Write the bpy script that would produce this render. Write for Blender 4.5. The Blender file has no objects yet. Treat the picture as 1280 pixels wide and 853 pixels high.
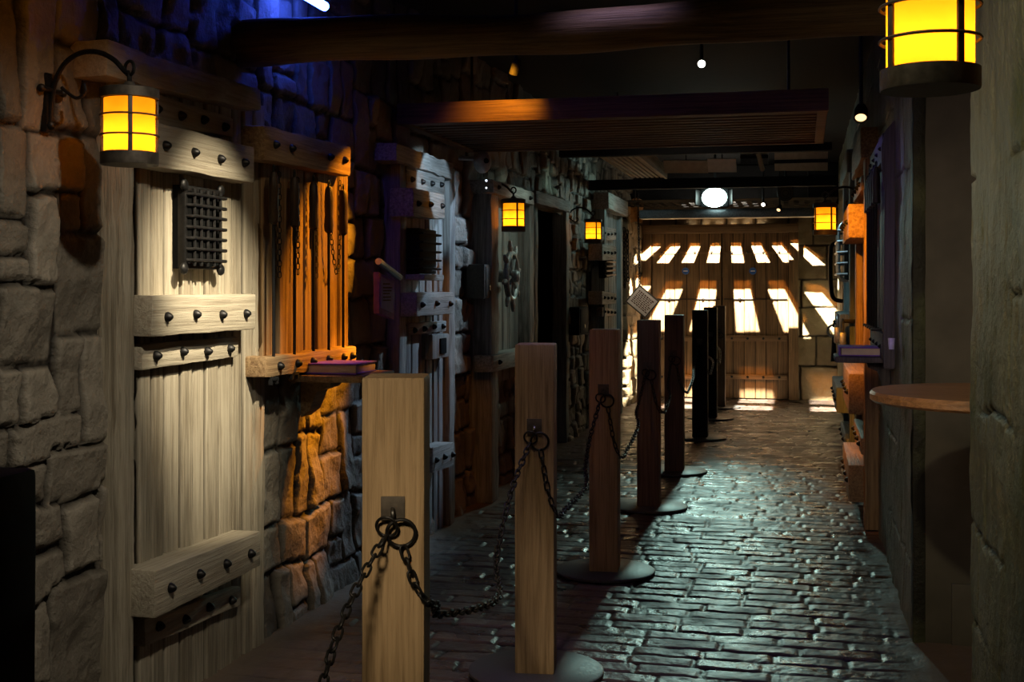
import bpy, bmesh, math, random
import numpy as np
from mathutils import Vector, Matrix, Euler

random.seed(7)
COL = bpy.context.scene.collection
PI = math.pi

# ------------------------------------------------------------------ camera frame
F = 1540.0; TH = math.radians(13.27); HOR = 361.0; EYE = 1.4
CT, ST = math.cos(TH), math.sin(TH)

def on_side(px, py, X):
    """point of the plane X = const seen at a pixel"""
    u = (px - 640) / F
    Y = X * (CT + u * ST) / (u * CT - ST)
    d = -X * ST + Y * CT
    return Vector((X, Y, EYE + (HOR - py) * d / F))

def on_cross(px, py, Y):
    """point of the plane Y = const seen at a pixel"""
    u = (px - 640) / F
    X = Y * (u * CT - ST) / (CT + u * ST)
    d = -X * ST + Y * CT
    return Vector((X, Y, EYE + (HOR - py) * d / F))

# ------------------------------------------------------------------ numpy noise
def _hash(ix, iy, seed):
    h = (ix.astype(np.int64) * 374761393 + iy.astype(np.int64) * 668265263 + seed * 974634777) & 0xffffffff
    h = ((h ^ (h >> 13)) * 1274126177) & 0xffffffff
    h = (h ^ (h >> 16)) & 0xffffff
    return h / float(0xffffff)

def vnoise(x, y, seed=0):
    x = np.asarray(x, float); y = np.asarray(y, float)
    ix = np.floor(x); iy = np.floor(y)
    fx = x - ix; fy = y - iy
    fx = fx * fx * (3 - 2 * fx); fy = fy * fy * (3 - 2 * fy)
    a = _hash(ix, iy, seed); b = _hash(ix + 1, iy, seed)
    c = _hash(ix, iy + 1, seed); d = _hash(ix + 1, iy + 1, seed)
    return (a + (b - a) * fx) * (1 - fy) + (c + (d - c) * fx) * fy

def fbm(x, y, seed=0, o=4):
    s = 0; a = .5
    for k in range(o):
        s = s + a * (vnoise(x, y, seed + k * 17) - .5); a *= .5; x = x * 2.03; y = y * 2.03
    return s

def sstep(a, b, x):
    t = np.clip((x - a) / (b - a), 0, 1); return t * t * (3 - 2 * t)

# ------------------------------------------------------------------ materials
def new_mat(name):
    m = bpy.data.materials.new(name); m.use_nodes = True
    nt = m.node_tree; nt.nodes.clear()
    out = nt.nodes.new('ShaderNodeOutputMaterial')
    b = nt.nodes.new('ShaderNodeBsdfPrincipled')
    nt.links.new(b.outputs[0], out.inputs[0])
    return m, nt, b, out

def N(nt, t, **kw):
    n = nt.nodes.new(t)
    for k, v in kw.items():
        if k in n.inputs: n.inputs[k].default_value = v
        else: setattr(n, k, v)
    return n

def ramp(nt, fac, stops):
    r = nt.nodes.new('ShaderNodeValToRGB')
    while len(r.color_ramp.elements) < len(stops): r.color_ramp.elements.new(.5)
    for e, (p, c) in zip(r.color_ramp.elements, stops):
        e.position = p; e.color = (*c, 1)
    nt.links.new(fac, r.inputs[0]); return r

def bump(nt, b, h, strength, dist=.01, prev=None):
    n = nt.nodes.new('ShaderNodeBump'); n.inputs['Strength'].default_value = strength
    n.inputs['Distance'].default_value = dist
    nt.links.new(h, n.inputs['Height'])
    if prev is not None: nt.links.new(prev.outputs[0], n.inputs['Normal'])
    nt.links.new(n.outputs[0], b.inputs['Normal']); return n

def coords(nt, scale, rnd=True):
    tc = nt.nodes.new('ShaderNodeTexCoord')
    src = tc.outputs['Object']
    if rnd:
        oi = nt.nodes.new('ShaderNodeObjectInfo')
        mu = N(nt, 'ShaderNodeMath', operation='MULTIPLY'); mu.inputs[1].default_value = 37.0
        nt.links.new(oi.outputs['Random'], mu.inputs[0])
        ad = N(nt, 'ShaderNodeVectorMath', operation='ADD')
        nt.links.new(src, ad.inputs[0]); nt.links.new(mu.outputs[0], ad.inputs[1]); src = ad.outputs[0]
    mp = nt.nodes.new('ShaderNodeMapping'); mp.inputs['Scale'].default_value = scale
    nt.links.new(src, mp.inputs[0]); return mp.outputs[0], src

def wood(name, c0, c1, axis, rough=.6, spec=.3, grain=1.0, bstr=.7, soft=0.):
    m, nt, b, out = new_mat(name)
    s = {'x': (2.2, 75, 75), 'y': (75, 2.2, 75), 'z': (75, 75, 2.2)}[axis]
    s2 = {'x': (1.2, 18, 18), 'y': (18, 1.2, 18), 'z': (18, 18, 1.2)}[axis]
    v, raw = coords(nt, tuple(q * grain for q in s))
    mp2 = nt.nodes.new('ShaderNodeMapping'); mp2.inputs['Scale'].default_value = tuple(q * grain for q in s2); nt.links.new(raw, mp2.inputs[0])
    n1 = N(nt, 'ShaderNodeTexNoise', Scale=1.0, Detail=7.0, Roughness=.68, Distortion=.4); nt.links.new(v, n1.inputs['Vector'])
    n2 = N(nt, 'ShaderNodeTexNoise', Scale=1.0, Detail=5.0, Roughness=.6, Distortion=.8); nt.links.new(mp2.outputs[0], n2.inputs['Vector'])
    n3 = N(nt, 'ShaderNodeTexNoise', Scale=2.4, Detail=4.0); nt.links.new(raw, n3.inputs['Vector'])
    m1 = N(nt, 'ShaderNodeMath', operation='MULTIPLY'); m1.inputs[1].default_value = .58; nt.links.new(n1.outputs[0], m1.inputs[0])
    m2 = N(nt, 'ShaderNodeMath', operation='MULTIPLY_ADD'); m2.inputs[1].default_value = .22; nt.links.new(n2.outputs[0], m2.inputs[0]); nt.links.new(m1.outputs[0], m2.inputs[2])
    m3 = N(nt, 'ShaderNodeMath', operation='MULTIPLY_ADD'); m3.inputs[1].default_value = .20; nt.links.new(n3.outputs[0], m3.inputs[0]); nt.links.new(m2.outputs[0], m3.inputs[2])
    at = N(nt, 'ShaderNodeAttribute', attribute_name='joint')
    sp = nt.nodes.new('ShaderNodeSeparateColor'); nt.links.new(at.outputs['Color'], sp.inputs[0])
    m4 = N(nt, 'ShaderNodeMath', operation='MULTIPLY_ADD'); m4.inputs[1].default_value = .09; nt.links.new(sp.outputs[1], m4.inputs[0]); nt.links.new(m3.outputs[0], m4.inputs[2])
    mid = tuple((p + q) / 2 for p, q in zip(c0, c1))
    r = ramp(nt, m4.outputs[0], [(.36 - soft, tuple(q * .55 for q in c0)), (.44 - soft * .6, c0), (.52, mid), (.64 + soft, c1)])
    mix = N(nt, 'ShaderNodeMix', data_type='RGBA'); nt.links.new(sp.outputs[0], mix.inputs[0])
    nt.links.new(r.outputs[0], mix.inputs[6]); mix.inputs[7].default_value = (*[q * .10 for q in c0], 1)
    nt.links.new(mix.outputs[2], b.inputs['Base Color'])
    b.inputs['Roughness'].default_value = rough; b.inputs['Specular IOR Level'].default_value = spec
    p = bump(nt, b, n2.outputs[0], bstr * .4, .012)
    bump(nt, b, n1.outputs[0], bstr, .006, p)
    return m

def metal(name, c, rough=.45, metallic=.8, bstr=.25, sc=60):
    m, nt, b, out = new_mat(name)
    v, raw = coords(nt, (1, 1, 1))
    n = N(nt, 'ShaderNodeTexNoise', Scale=float(sc), Detail=4.0); nt.links.new(v, n.inputs['Vector'])
    r = ramp(nt, n.outputs[0], [(.3, tuple(q * .6 for q in c)), (.7, c)])
    nt.links.new(r.outputs[0], b.inputs['Base Color'])
    rr = N(nt, 'ShaderNodeMapRange'); rr.inputs['To Min'].default_value = rough - .1; rr.inputs['To Max'].default_value = rough + .2
    nt.links.new(n.outputs[0], rr.inputs['Value']); nt.links.new(rr.outputs[0], b.inputs['Roughness'])
    b.inputs['Metallic'].default_value = metallic
    bump(nt, b, n.outputs[0], bstr, .003)
    return m

def plain(name, c, rough=.6, spec=.4, var=.25, sc=25, bstr=.15):
    m, nt, b, out = new_mat(name)
    v, raw = coords(nt, (1, 1, 1))
    n = N(nt, 'ShaderNodeTexNoise', Scale=float(sc), Detail=5.0); nt.links.new(v, n.inputs['Vector'])
    r = ramp(nt, n.outputs[0], [(.3, tuple(q * (1 - var) for q in c)), (.7, tuple(q * (1 + var) for q in c))])
    nt.links.new(r.outputs[0], b.inputs['Base Color'])
    b.inputs['Roughness'].default_value = rough; b.inputs['Specular IOR Level'].default_value = spec
    bump(nt, b, n.outputs[0], bstr, .004)
    return m

def stone(name, joint, dark, light, rough=.62, spec=.35, moss=None, bfine=.85):
    m, nt, b, out = new_mat(name)
    at = N(nt, 'ShaderNodeAttribute', attribute_name='relief')
    sp = nt.nodes.new('ShaderNodeSeparateColor'); nt.links.new(at.outputs['Color'], sp.inputs[0])
    tc = nt.nodes.new('ShaderNodeTexCoord'); V = tc.outputs['Object']
    n1 = N(nt, 'ShaderNodeTexNoise', Scale=7.0, Detail=7.0, Roughness=.65); nt.links.new(V, n1.inputs['Vector'])
    n2 = N(nt, 'ShaderNodeTexNoise', Scale=55.0, Detail=6.0, Roughness=.6); nt.links.new(V, n2.inputs['Vector'])
    ma = N(nt, 'ShaderNodeMath', operation='MULTIPLY_ADD'); ma.inputs[1].default_value = .45
    nt.links.new(sp.outputs[1], ma.inputs[0])
    mm = N(nt, 'ShaderNodeMath', operation='MULTIPLY'); mm.inputs[1].default_value = .6
    nt.links.new(n1.outputs[0], mm.inputs[0]); nt.links.new(mm.outputs[0], ma.inputs[2])
    r = ramp(nt, ma.outputs[0], [(.2, dark), (.75, light)])
    mix = N(nt, 'ShaderNodeMix', data_type='RGBA')
    nt.links.new(sp.outputs[0], mix.inputs[0])
    mix.inputs[6].default_value = (*joint, 1); nt.links.new(r.outputs[0], mix.inputs[7])
    col = mix.outputs[2]
    if moss:
        n3 = N(nt, 'ShaderNodeTexNoise', Scale=2.3, Detail=5.0); nt.links.new(V, n3.inputs['Vector'])
        rr = ramp(nt, n3.outputs[0], [(.5, (0, 0, 0)), (.68, (1, 1, 1))])
        mx = N(nt, 'ShaderNodeMix', data_type='RGBA'); nt.links.new(rr.outputs[0], mx.inputs[0])
        nt.links.new(col, mx.inputs[6]); mx.inputs[7].default_value = (*moss, 1); col = mx.outputs[2]
    nt.links.new(col, b.inputs['Base Color'])
    b.inputs['Roughness'].default_value = rough; b.inputs['Specular IOR Level'].default_value = spec
    p = bump(nt, b, n1.outputs[0], .6, .03)
    bump(nt, b, n2.outputs[0], bfine, .008, p)
    return m

def emis(name, c, s):
    m = bpy.data.materials.new(name); m.use_nodes = True; nt = m.node_tree; nt.nodes.clear()
    out = nt.nodes.new('ShaderNodeOutputMaterial'); e = nt.nodes.new('ShaderNodeEmission')
    e.inputs[0].default_value = (*c, 1); e.inputs[1].default_value = s
    nt.links.new(e.outputs[0], out.inputs[0]); return m

M = {}
M['stone_left'] = stone('grey_brown_stone', (.012, .009, .006), (.085, .072, .055), (.26, .225, .175))
M['stone_back'] = stone('ochre_stone', (.02, .013, .007), (.11, .078, .04), (.24, .18, .10))
M['plaster'] = stone('olive_plaster', (.02, .018, .012), (.105, .098, .065), (.225, .21, .145), rough=.6, spec=.25, moss=(.095, .10, .045))
M['panel'] = plain('brown_grey_panel', (.085, .072, .055), .7, .2, .2, 6, .1)
M['black'] = plain('black_paint', (.008, .008, .009), .8, .2)
M['void'] = plain('dark_void', (.004, .004, .004), .95, .05)  # near black standing in for the darkness inside openings
M['door_pale_z'] = wood('weathered_pale_planks', (.20, .165, .115), (.50, .44, .335), 'z', grain=1.5, soft=.05)
M['door_pale_y'] = wood('weathered_pale_beam', (.28, .235, .17), (.50, .44, .335), 'y', grain=1.3, soft=.05)
M['rack_z'] = wood('rack_planks', (.16, .095, .045), (.36, .24, .12), 'z')
M['rack_y'] = wood('rack_beam', (.20, .12, .06), (.40, .27, .14), 'y')
M['grey_z'] = wood('grey_planks', (.15, .14, .125), (.36, .345, .315), 'z')
M['grey_y'] = wood('grey_beam', (.20, .19, .17), (.42, .40, .36), 'y')
M['teal_z'] = wood('teal_grey_planks', (.12, .15, .15), (.28, .34, .34), 'z')
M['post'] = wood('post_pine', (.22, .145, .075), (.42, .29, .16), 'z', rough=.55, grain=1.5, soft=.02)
M['shaded_post'] = wood('post_shaded', (.075, .05, .035), (.15, .105, .07), 'z', rough=.6, grain=.8)  # post wood darkened in colour for the dimly lit posts
M['unlit_post'] = plain('post_unlit', (.012, .011, .010), .7, .2)  # shade of the unlit posts put into a black base colour
M['orange_z'] = wood('orange_planks', (.17, .10, .045), (.38, .25, .12), 'z')
M['orange_y'] = wood('orange_beam', (.20, .12, .055), (.40, .27, .13), 'y')
M['purple_wood'] = wood('dusky_frame', (.05, .042, .05), (.12, .10, .115), 'z')
M['backdoor_z'] = wood('brown_door_planks', (.10, .058, .026), (.21, .128, .062), 'z')
M['backdoor_x'] = wood('brown_door_rail', (.11, .064, .03), (.22, .135, .07), 'x')
M['beam_x'] = wood('ceiling_beam', (.10, .06, .025), (.22, .14, .06), 'x')
M['fascia'] = wood('red_brown_fascia', (.08, .045, .03), (.17, .10, .06), 'x')
M['table'] = wood('table_top', (.17, .08, .03), (.32, .16, .065), 'x', rough=.35, spec=.5)
M['iron'] = metal('black_iron', (.03, .028, .027), .42, .75)
M['shiny_iron'] = metal('worn_iron', (.12, .115, .11), .3, .9)
M['lantern_iron'] = metal('lantern_iron', (.10, .082, .065), .55, .6)
M['wheel_iron'] = metal('pale_cast_iron', (.40, .41, .40), .38, .45)
M['steel'] = metal('pale_steel', (.45, .47, .5), .3, .95)
M['disc'] = metal('base_disc', (.11, .11, .11), .42, .6, .1, 90)
M['duct'] = metal('duct_steel', (.16, .18, .2), .35, .85)
M['handle'] = wood('tool_handle', (.022, .014, .009), (.06, .034, .018), 'z', rough=.4)
M['purple'] = plain('purple_cover', (.16, .06, .42), .5, .4)
M['paper'] = plain('paper', (.62, .50, .40), .8, .1, .1)
M['paper_violet'] = plain('violet_sheet', (.30, .22, .55), .7, .2, .1)
M['ink'] = plain('ink', (.12, .06, .04), .9, .05)
M['card'] = plain('cardboard', (.42, .33, .23), .8, .1, .12)
M['slatwood'] = wood('slat_wood', (.30, .22, .13), (.5, .38, .24), 'y')
M['cloth'] = plain('sackcloth', (.25, .17, .10), .9, .1, .3, 40)
M['blue_sign'] = plain('blue_sign', (.03, .12, .45), .5)
M['white'] = plain('white_ink', (.75, .75, .75), .6)
M['pale_plastic'] = plain('pale_plastic', (.4, .38, .37), .4, .5)
M['tube'] = emis('uv_tube_glow', (.04, .10, 1.0), 50.0)
M['lamp_cool'] = emis('cool_lamp_glow', (.72, 1.0, .92), 14.0)
M['lamp_white'] = emis('white_lamp_glow', (1, .95, .85), 12.0)
M['lamp_amber'] = emis('amber_lamp_glow', (1, .46, .08), 34.0)
M['lamp_dim'] = emis('dim_amber_glow', (1, .62, .28), 2.2)
M['led'] = emis('led_glow', (.8, .9, 1), 2.0)

def lantern_glass():
    m = bpy.data.materials.new('amber_glass'); m.use_nodes = True; nt = m.node_tree; nt.nodes.clear()
    out = nt.nodes.new('ShaderNodeOutputMaterial')
    v, raw = coords(nt, (1, 1, 1))
    n = N(nt, 'ShaderNodeTexNoise', Scale=14.0, Detail=3.0); nt.links.new(v, n.inputs['Vector'])
    r = ramp(nt, n.outputs[0], [(.35, (1.0, .25, .002)), (.65, (1.0, .42, .008))])
    e = nt.nodes.new('ShaderNodeEmission'); nt.links.new(r.outputs[0], e.inputs[0]); e.inputs[1].default_value = .46
    t = nt.nodes.new('ShaderNodeBsdfTranslucent'); t.inputs[0].default_value = (1, .52, .05, 1)
    a = nt.nodes.new('ShaderNodeAddShader'); nt.links.new(e.outputs[0], a.inputs[0]); nt.links.new(t.outputs[0], a.inputs[1])
    nt.links.new(a.outputs[0], out.inputs[0]); return m
M['amber'] = lantern_glass()

def floor_mat():
    m, nt, b, out = new_mat('wet_pavers')
    at = N(nt, 'ShaderNodeAttribute', attribute_name='relief')
    sp = nt.nodes.new('ShaderNodeSeparateColor'); nt.links.new(at.outputs['Color'], sp.inputs[0])
    tc = nt.nodes.new('ShaderNodeTexCoord'); V = tc.outputs['Object']
    n1 = N(nt, 'ShaderNodeTexNoise', Scale=5.0, Detail=6.0); nt.links.new(V, n1.inputs['Vector'])
    n2 = N(nt, 'ShaderNodeTexNoise', Scale=48.0, Detail=5.0, Roughness=.6); nt.links.new(V, n2.inputs['Vector'])
    ma = N(nt, 'ShaderNodeMath', operation='MULTIPLY_ADD'); ma.inputs[1].default_value = .4
    nt.links.new(sp.outputs[1], ma.inputs[0])
    mm = N(nt, 'ShaderNodeMath', operation='MULTIPLY'); mm.inputs[1].default_value = .6
    nt.links.new(n1.outputs[0], mm.inputs[0]); nt.links.new(mm.outputs[0], ma.inputs[2])
    r = ramp(nt, ma.outputs[0], [(.25, (.030, .022, .020)), (.7, (.088, .064, .054))])
    mix = N(nt, 'ShaderNodeMix', data_type='RGBA'); nt.links.new(sp.outputs[0], mix.inputs[0])
    mix.inputs[6].default_value = (.012, .009, .007, 1); nt.links.new(r.outputs[0], mix.inputs[7])
    # dusty rust-brown grit along the foot of the walls
    mx = N(nt, 'ShaderNodeMix', data_type='RGBA'); nt.links.new(sp.outputs[2], mx.inputs[0])
    nt.links.new(mix.outputs[2], mx.inputs[6]); mx.inputs[7].default_value = (.13, .085, .055, 1)
    nt.links.new(mx.outputs[2], b.inputs['Base Color'])
    rr = N(nt, 'ShaderNodeMapRange'); rr.inputs['From Min'].default_value = .35; rr.inputs['From Max'].default_value = .65
    rr.inputs['To Min'].default_value = .2; rr.inputs['To Max'].default_value = .5
    nt.links.new(n1.outputs[0], rr.inputs['Value'])
    ad = N(nt, 'ShaderNodeMath', operation='MULTIPLY_ADD'); ad.inputs[1].default_value = .45
    nt.links.new(sp.outputs[2], ad.inputs[0]); nt.links.new(rr.outputs[0], ad.inputs[2])
    nt.links.new(ad.outputs[0], b.inputs['Roughness'])
    b.inputs['Specular IOR Level'].default_value = .55
    p = bump(nt, b, n1.outputs[0], .2, .02)
    bump(nt, b, n2.outputs[0], .6, .006, p)
    return m
M['floor'] = floor_mat()

# ------------------------------------------------------------------ object helpers
def tag(o, label=None, cat=None, group=None, kind=None):
    if label: o['label'] = label
    if cat: o['category'] = cat
    if group: o['group'] = group
    if kind: o['kind'] = kind
    return o

def thing(name, loc, label, cat, group=None, rz=0, kind=None):
    o = bpy.data.objects.new(name, None); o.empty_display_size = .05
    COL.objects.link(o); o.location = loc; o.rotation_euler = (0, 0, rz)
    return tag(o, label, cat, group, kind)

def root_loc(o):
    p = Vector((0, 0, 0))
    while o is not None:
        p = p + Vector(o.location); o = o.parent
    return p

class MB:
    def __init__(s): s.bm = bmesh.new()
    def _merge(s, b2, mat=None):
        if mat is not None: b2.transform(mat)
        me = bpy.data.meshes.new('tmp'); b2.to_mesh(me); b2.free(); s.bm.from_mesh(me); bpy.data.meshes.remove(me)
    def box(s, c, size, rot=(0, 0, 0), bev=.004, cuts=None, jit=0, seed=0):
        b = bmesh.new(); bmesh.ops.create_cube(b, size=1)
        bmesh.ops.scale(b, vec=size, verts=b.verts)
        s._finish(b, bev, cuts, jit, seed)
        s._merge(b, Matrix.Translation(c) @ Euler(rot).to_matrix().to_4x4()); return s
    def _finish(s, b, bev, cuts, jit, seed):
        if bev > 0: bmesh.ops.bevel(b, geom=b.edges[:], offset=bev, segments=2, affect='EDGES', profile=.6)
        if cuts:
            for axis, n in cuts:
                lo = min(v.co[axis] for v in b.verts); hi = max(v.co[axis] for v in b.verts)
                for k in range(1, n):
                    pc = [0, 0, 0]; pc[axis] = lo + (hi - lo) * k / n; no = [0, 0, 0]; no[axis] = 1
                    bmesh.ops.bisect_plane(b, geom=b.verts[:] + b.edges[:] + b.faces[:], plane_co=pc, plane_no=no)
        if jit:
            for v in b.verts:
                q = v.co * 9
                v.co += Vector((float(fbm(q.y + seed, q.z * 1.3, 1 + seed)), float(fbm(q.x + q.y + seed, q.z, 5 + seed)), float(fbm(q.x + q.y * 1.1 + seed, 3.3, 9 + seed)))) * jit
    def slab(s, quad, vec, bev=.006, cuts=None, jit=0, seed=0):
        """four front corners (tl, tr, br, bl) pushed back along vec"""
        b = bmesh.new()
        f = [b.verts.new(p) for p in quad]; k = [b.verts.new(Vector(p) + Vector(vec)) for p in quad]
        b.faces.new(f); b.faces.new(k[::-1])
        for i in range(4): j = (i + 1) % 4; b.faces.new((f[i], k[i], k[j], f[j]))
        bmesh.ops.recalc_face_normals(b, faces=b.faces[:])
        s._finish(b, bev, cuts, jit, seed); s._merge(b); return s
    def cone(s, p0, p1, r0, r1=None, n=16, cap=True):
        r1 = r0 if r1 is None else r1
        p0, p1 = Vector(p0), Vector(p1); d = p1 - p0
        b = bmesh.new(); bmesh.ops.create_cone(b, cap_ends=cap, segments=n, radius1=r0, radius2=max(r1, 1e-5), depth=d.length)
        q = d.to_track_quat('Z', 'Y').to_matrix().to_4x4()
        s._merge(b, Matrix.Translation((p0 + p1) / 2) @ q); return s
    def ball(s, c, r, sc=(1, 1, 1), u=16, v=10):
        b = bmesh.new(); bmesh.ops.create_uvsphere(b, u_segments=u, v_segments=v, radius=r)
        s._merge(b, Matrix.Translation(c) @ Matrix.Diagonal((*sc, 1))); return s
    def lathe(s, prof, c=(0, 0, 0), n=32, rot=None):
        b = bmesh.new(); rings = []
        for r, z in prof:
            rings.append([b.verts.new((max(r, 1e-5) * math.cos(2 * PI * i / n), max(r, 1e-5) * math.sin(2 * PI * i / n), z)) for i in range(n)])
        for a, c2 in zip(rings, rings[1:]):
            for i in range(n): j = (i + 1) % n; b.faces.new((a[i], a[j], c2[j], c2[i]))
        bmesh.ops.remove_doubles(b, verts=b.verts[:], dist=2e-5)
        bmesh.ops.recalc_face_normals(b, faces=b.faces[:])
        m = Matrix.Translation(c)
        if rot is not None: m = m @ rot
        s._merge(b, m); return s
    def tube(s, pts, r, n=8, closed=False, rr=None):
        pts = [Vector(p) for p in pts]; b = bmesh.new(); L = len(pts); rings = []
        up = None
        for i in range(L):
            if closed: t = pts[(i + 1) % L] - pts[i - 1]
            else: t = pts[min(i + 1, L - 1)] - pts[max(i - 1, 0)]
            t.normalize()
            if up is None:
                up = t.orthogonal().normalized()
            else:
                up = (up - t * up.dot(t)); up = up.normalized() if up.length > 1e-6 else t.orthogonal().normalized()
            w = t.cross(up); rad = rr[i] if rr else r
            rings.append([b.verts.new(pts[i] + (up * math.cos(2 * PI * k / n) + w * math.sin(2 * PI * k / n)) * rad) for k in range(n)])
        for i in range(L if closed else L - 1):
            a, c = rings[i], rings[(i + 1) % L]
            off = 0
            if closed and i == L - 1:
                off = min(range(n), key=lambda o: (a[0].co - c[o].co).length)
            for k in range(n):
                b.faces.new((a[k], a[(k + 1) % n], c[(k + 1 + off) % n], c[(k + off) % n]))
        if not closed:
            b.faces.new(rings[0][::-1]); b.faces.new(rings[-1])
        s._merge(b); return s
    def ring(s, c, R, r, axis, n=20, m=8):
        q = Vector(axis).to_track_quat('Z', 'Y').to_matrix()
        s.tube([Vector(c) + q @ Vector((R * math.cos(2 * PI * i / n), R * math.sin(2 * PI * i / n), 0)) for i in range(n)], r, m, True); return s
    def plate(s, outline, vec, bev=0):
        """flat outline (points) extruded along vec"""
        b = bmesh.new(); f = [b.verts.new(p) for p in outline]; k = [b.verts.new(Vector(p) + Vector(vec)) for p in outline]
        b.faces.new(f); b.faces.new(k[::-1]); n = len(f)
        for i in range(n): j = (i + 1) % n; b.faces.new((f[i], k[i], k[j], f[j]))
        bmesh.ops.recalc_face_normals(b, faces=b.faces[:])
        if bev: bmesh.ops.bevel(b, geom=b.edges[:], offset=bev, segments=2, affect='EDGES')
        s._merge(b); return s
    def build(s, name, mat, parent=None, world=True, smooth=30):
        off = root_loc(parent) if (parent is not None and world) else Vector((0, 0, 0))
        if off.length: bmesh.ops.translate(s.bm, vec=-off, verts=s.bm.verts)
        me = bpy.data.meshes.new(name); s.bm.to_mesh(me); s.bm.free()
        me.materials.append(mat)
        if smooth:
            me.shade_smooth()
            try: me.set_sharp_from_angle(angle=math.radians(smooth))
            except Exception: pass
        o = bpy.data.objects.new(name, me); COL.objects.link(o)
        if parent is not None: o.parent = parent
        return o

def copy_tree(o, parent=None):
    c = o.copy(); COL.objects.link(c)
    if parent is not None: c.parent = parent
    for ch in list(o.children):
        if ch.name in COL.objects: copy_tree(ch, c)
    return c

def grid_obj(name, P, mat, relief=None, keep=None, parent=None, flip=False, kind=None):
    """a relief surface from an (n, m, 3) array of points"""
    n, m, _ = P.shape
    idx = np.arange(n * m).reshape(n, m)
    q = np.stack([idx[:-1, :-1], idx[1:, :-1], idx[1:, 1:], idx[:-1, 1:]], -1).reshape(-1, 4)
    if flip: q = q[:, ::-1]
    if keep is not None: q = q[keep.reshape(-1)]
    if parent is not None: P = P - np.array(root_loc(parent))
    me = bpy.data.meshes.new(name)
    me.vertices.add(n * m); me.vertices.foreach_set('co', P.astype(np.float32).reshape(-1))
    me.loops.add(len(q) * 4); me.loops.foreach_set('vertex_index', q.astype(np.int32).reshape(-1))
    me.polygons.add(len(q)); me.polygons.foreach_set('loop_start', (np.arange(len(q)) * 4).astype(np.int32))
    me.polygons.foreach_set('loop_total', np.full(len(q), 4, np.int32))
    me.update(calc_edges=True); me.validate()
    me.shade_smooth()
    if relief is not None:
        ca = me.color_attributes.new('relief', 'FLOAT_COLOR', 'POINT')
        ca.data.foreach_set('color', relief.astype(np.float32).reshape(-1))
    me.materials.append(mat)
    o = bpy.data.objects.new(name, me); COL.objects.link(o)
    if parent is not None: o.parent = parent
    if kind: o['kind'] = kind
    return o

def split_rect(y0, y1, z0, z1, rng, out, amax, asp=1.0):
    w, h = y1 - y0, z1 - z0
    if w * h < amax * rng.uniform(.55, 1.3) and w < 3 * h * asp and h < 3.4 * w:
        out.append((y0, y1, z0, z1)); return
    k = rng.uniform(.36, .64)
    if h * asp > w * rng.uniform(.75, 1.3):
        c = z0 + h * k; split_rect(y0, y1, z0, c, rng, out, amax, asp); split_rect(y0, y1, c, z1, rng, out, amax, asp)
    else:
        c = y0 + w * k; split_rect(y0, c, z0, z1, rng, out, amax, asp); split_rect(c, y1, z0, z1, rng, out, amax, asp)

def stone_relief(A, B, rects, depth, seed, wob=.02, gap=.012, rough=.014):
    """relief height and (joint, tone) of an irregular stone wall over coordinates A, B"""
    Aw = A + wob * 2 * fbm(A * 5.0, B * 5.0, seed + 1) + wob * .5 * fbm(A * 22, B * 22, seed + 2)
    Bw = B + wob * 2 * fbm(A * 5.0, B * 5.0, seed + 3) + wob * .5 * fbm(A * 22, B * 22, seed + 4)
    e = np.full(A.shape, -1.0); t = np.zeros(A.shape); tx = np.zeros(A.shape); ty = np.zeros(A.shape)
    rng = random.Random(seed)
    for (a0, a1, b0, b1) in rects:
        r = rng.random(); r2 = rng.uniform(-1, 1); r3 = rng.uniform(-1, 1)
        sel = (Aw >= a0) & (Aw < a1) & (Bw >= b0) & (Bw < b1)
        if not sel.any(): continue
        aa, bb = Aw[sel], Bw[sel]
        dx = np.minimum(aa - a0, a1 - aa); dy = np.minimum(bb - b0, b1 - bb)
        ee = np.minimum(dx, dy); c = .02
        near = (dx < c) & (dy < c)
        ee = np.where(near, c - np.sqrt((c - dx) ** 2 + (c - dy) ** 2), ee)
        e[sel] = ee; t[sel] = r
        tx[sel] = r2 * (aa - (a0 + a1) / 2) * .09; ty[sel] = r3 * (bb - (b0 + b1) / 2) * .09
    body = sstep(gap * .35, gap * 1.5, e)
    facet = np.abs(fbm(A * 6, B * 6, seed + 8, 3)) * 1.6
    h = body * (depth * (.45 + .55 * t) + tx + ty + rough * 2.4 * fbm(A * 9, B * 9, seed + 5, 5) - rough * facet)
    return h, body, t

# ------------------------------------------------------------------ generic wall furniture
def wall_quad(X, l, r):
    """l = (px, ytop, ybottom), r likewise, on the plane X"""
    return [on_side(l[0], l[1], X), on_side(r[0], r[1], X), on_side(r[0], r[2], X), on_side(l[0], l[2], X)]

def bolt_mesh(name, r, h):
    mb = MB(); mb.lathe([(0, h), (r * .35, h * .92), (r * .8, h * .5), (r, h * .12), (r, -.004), (0, -.004)], n=10)
    me = bpy.data.meshes.new(name); mb.bm.to_mesh(me); mb.bm.free(); me.shade_smooth(); return me
BOLT = bolt_mesh('bolt', .017, .022); BOLT.materials.append(M['iron'])
BOLT_S = bolt_mesh('small_bolt', .012, .014); BOLT_S.materials.append(M['iron'])

def bolts(parent, pts, axis, me=None):
    rot = Vector(axis).to_track_quat('Z', 'Y').to_euler()
    for p in pts:
        o = bpy.data.objects.new('bolt', me or BOLT); COL.objects.link(o); o.parent = parent
        o.location = Vector(p) - root_loc(parent); o.rotation_euler = rot

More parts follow.
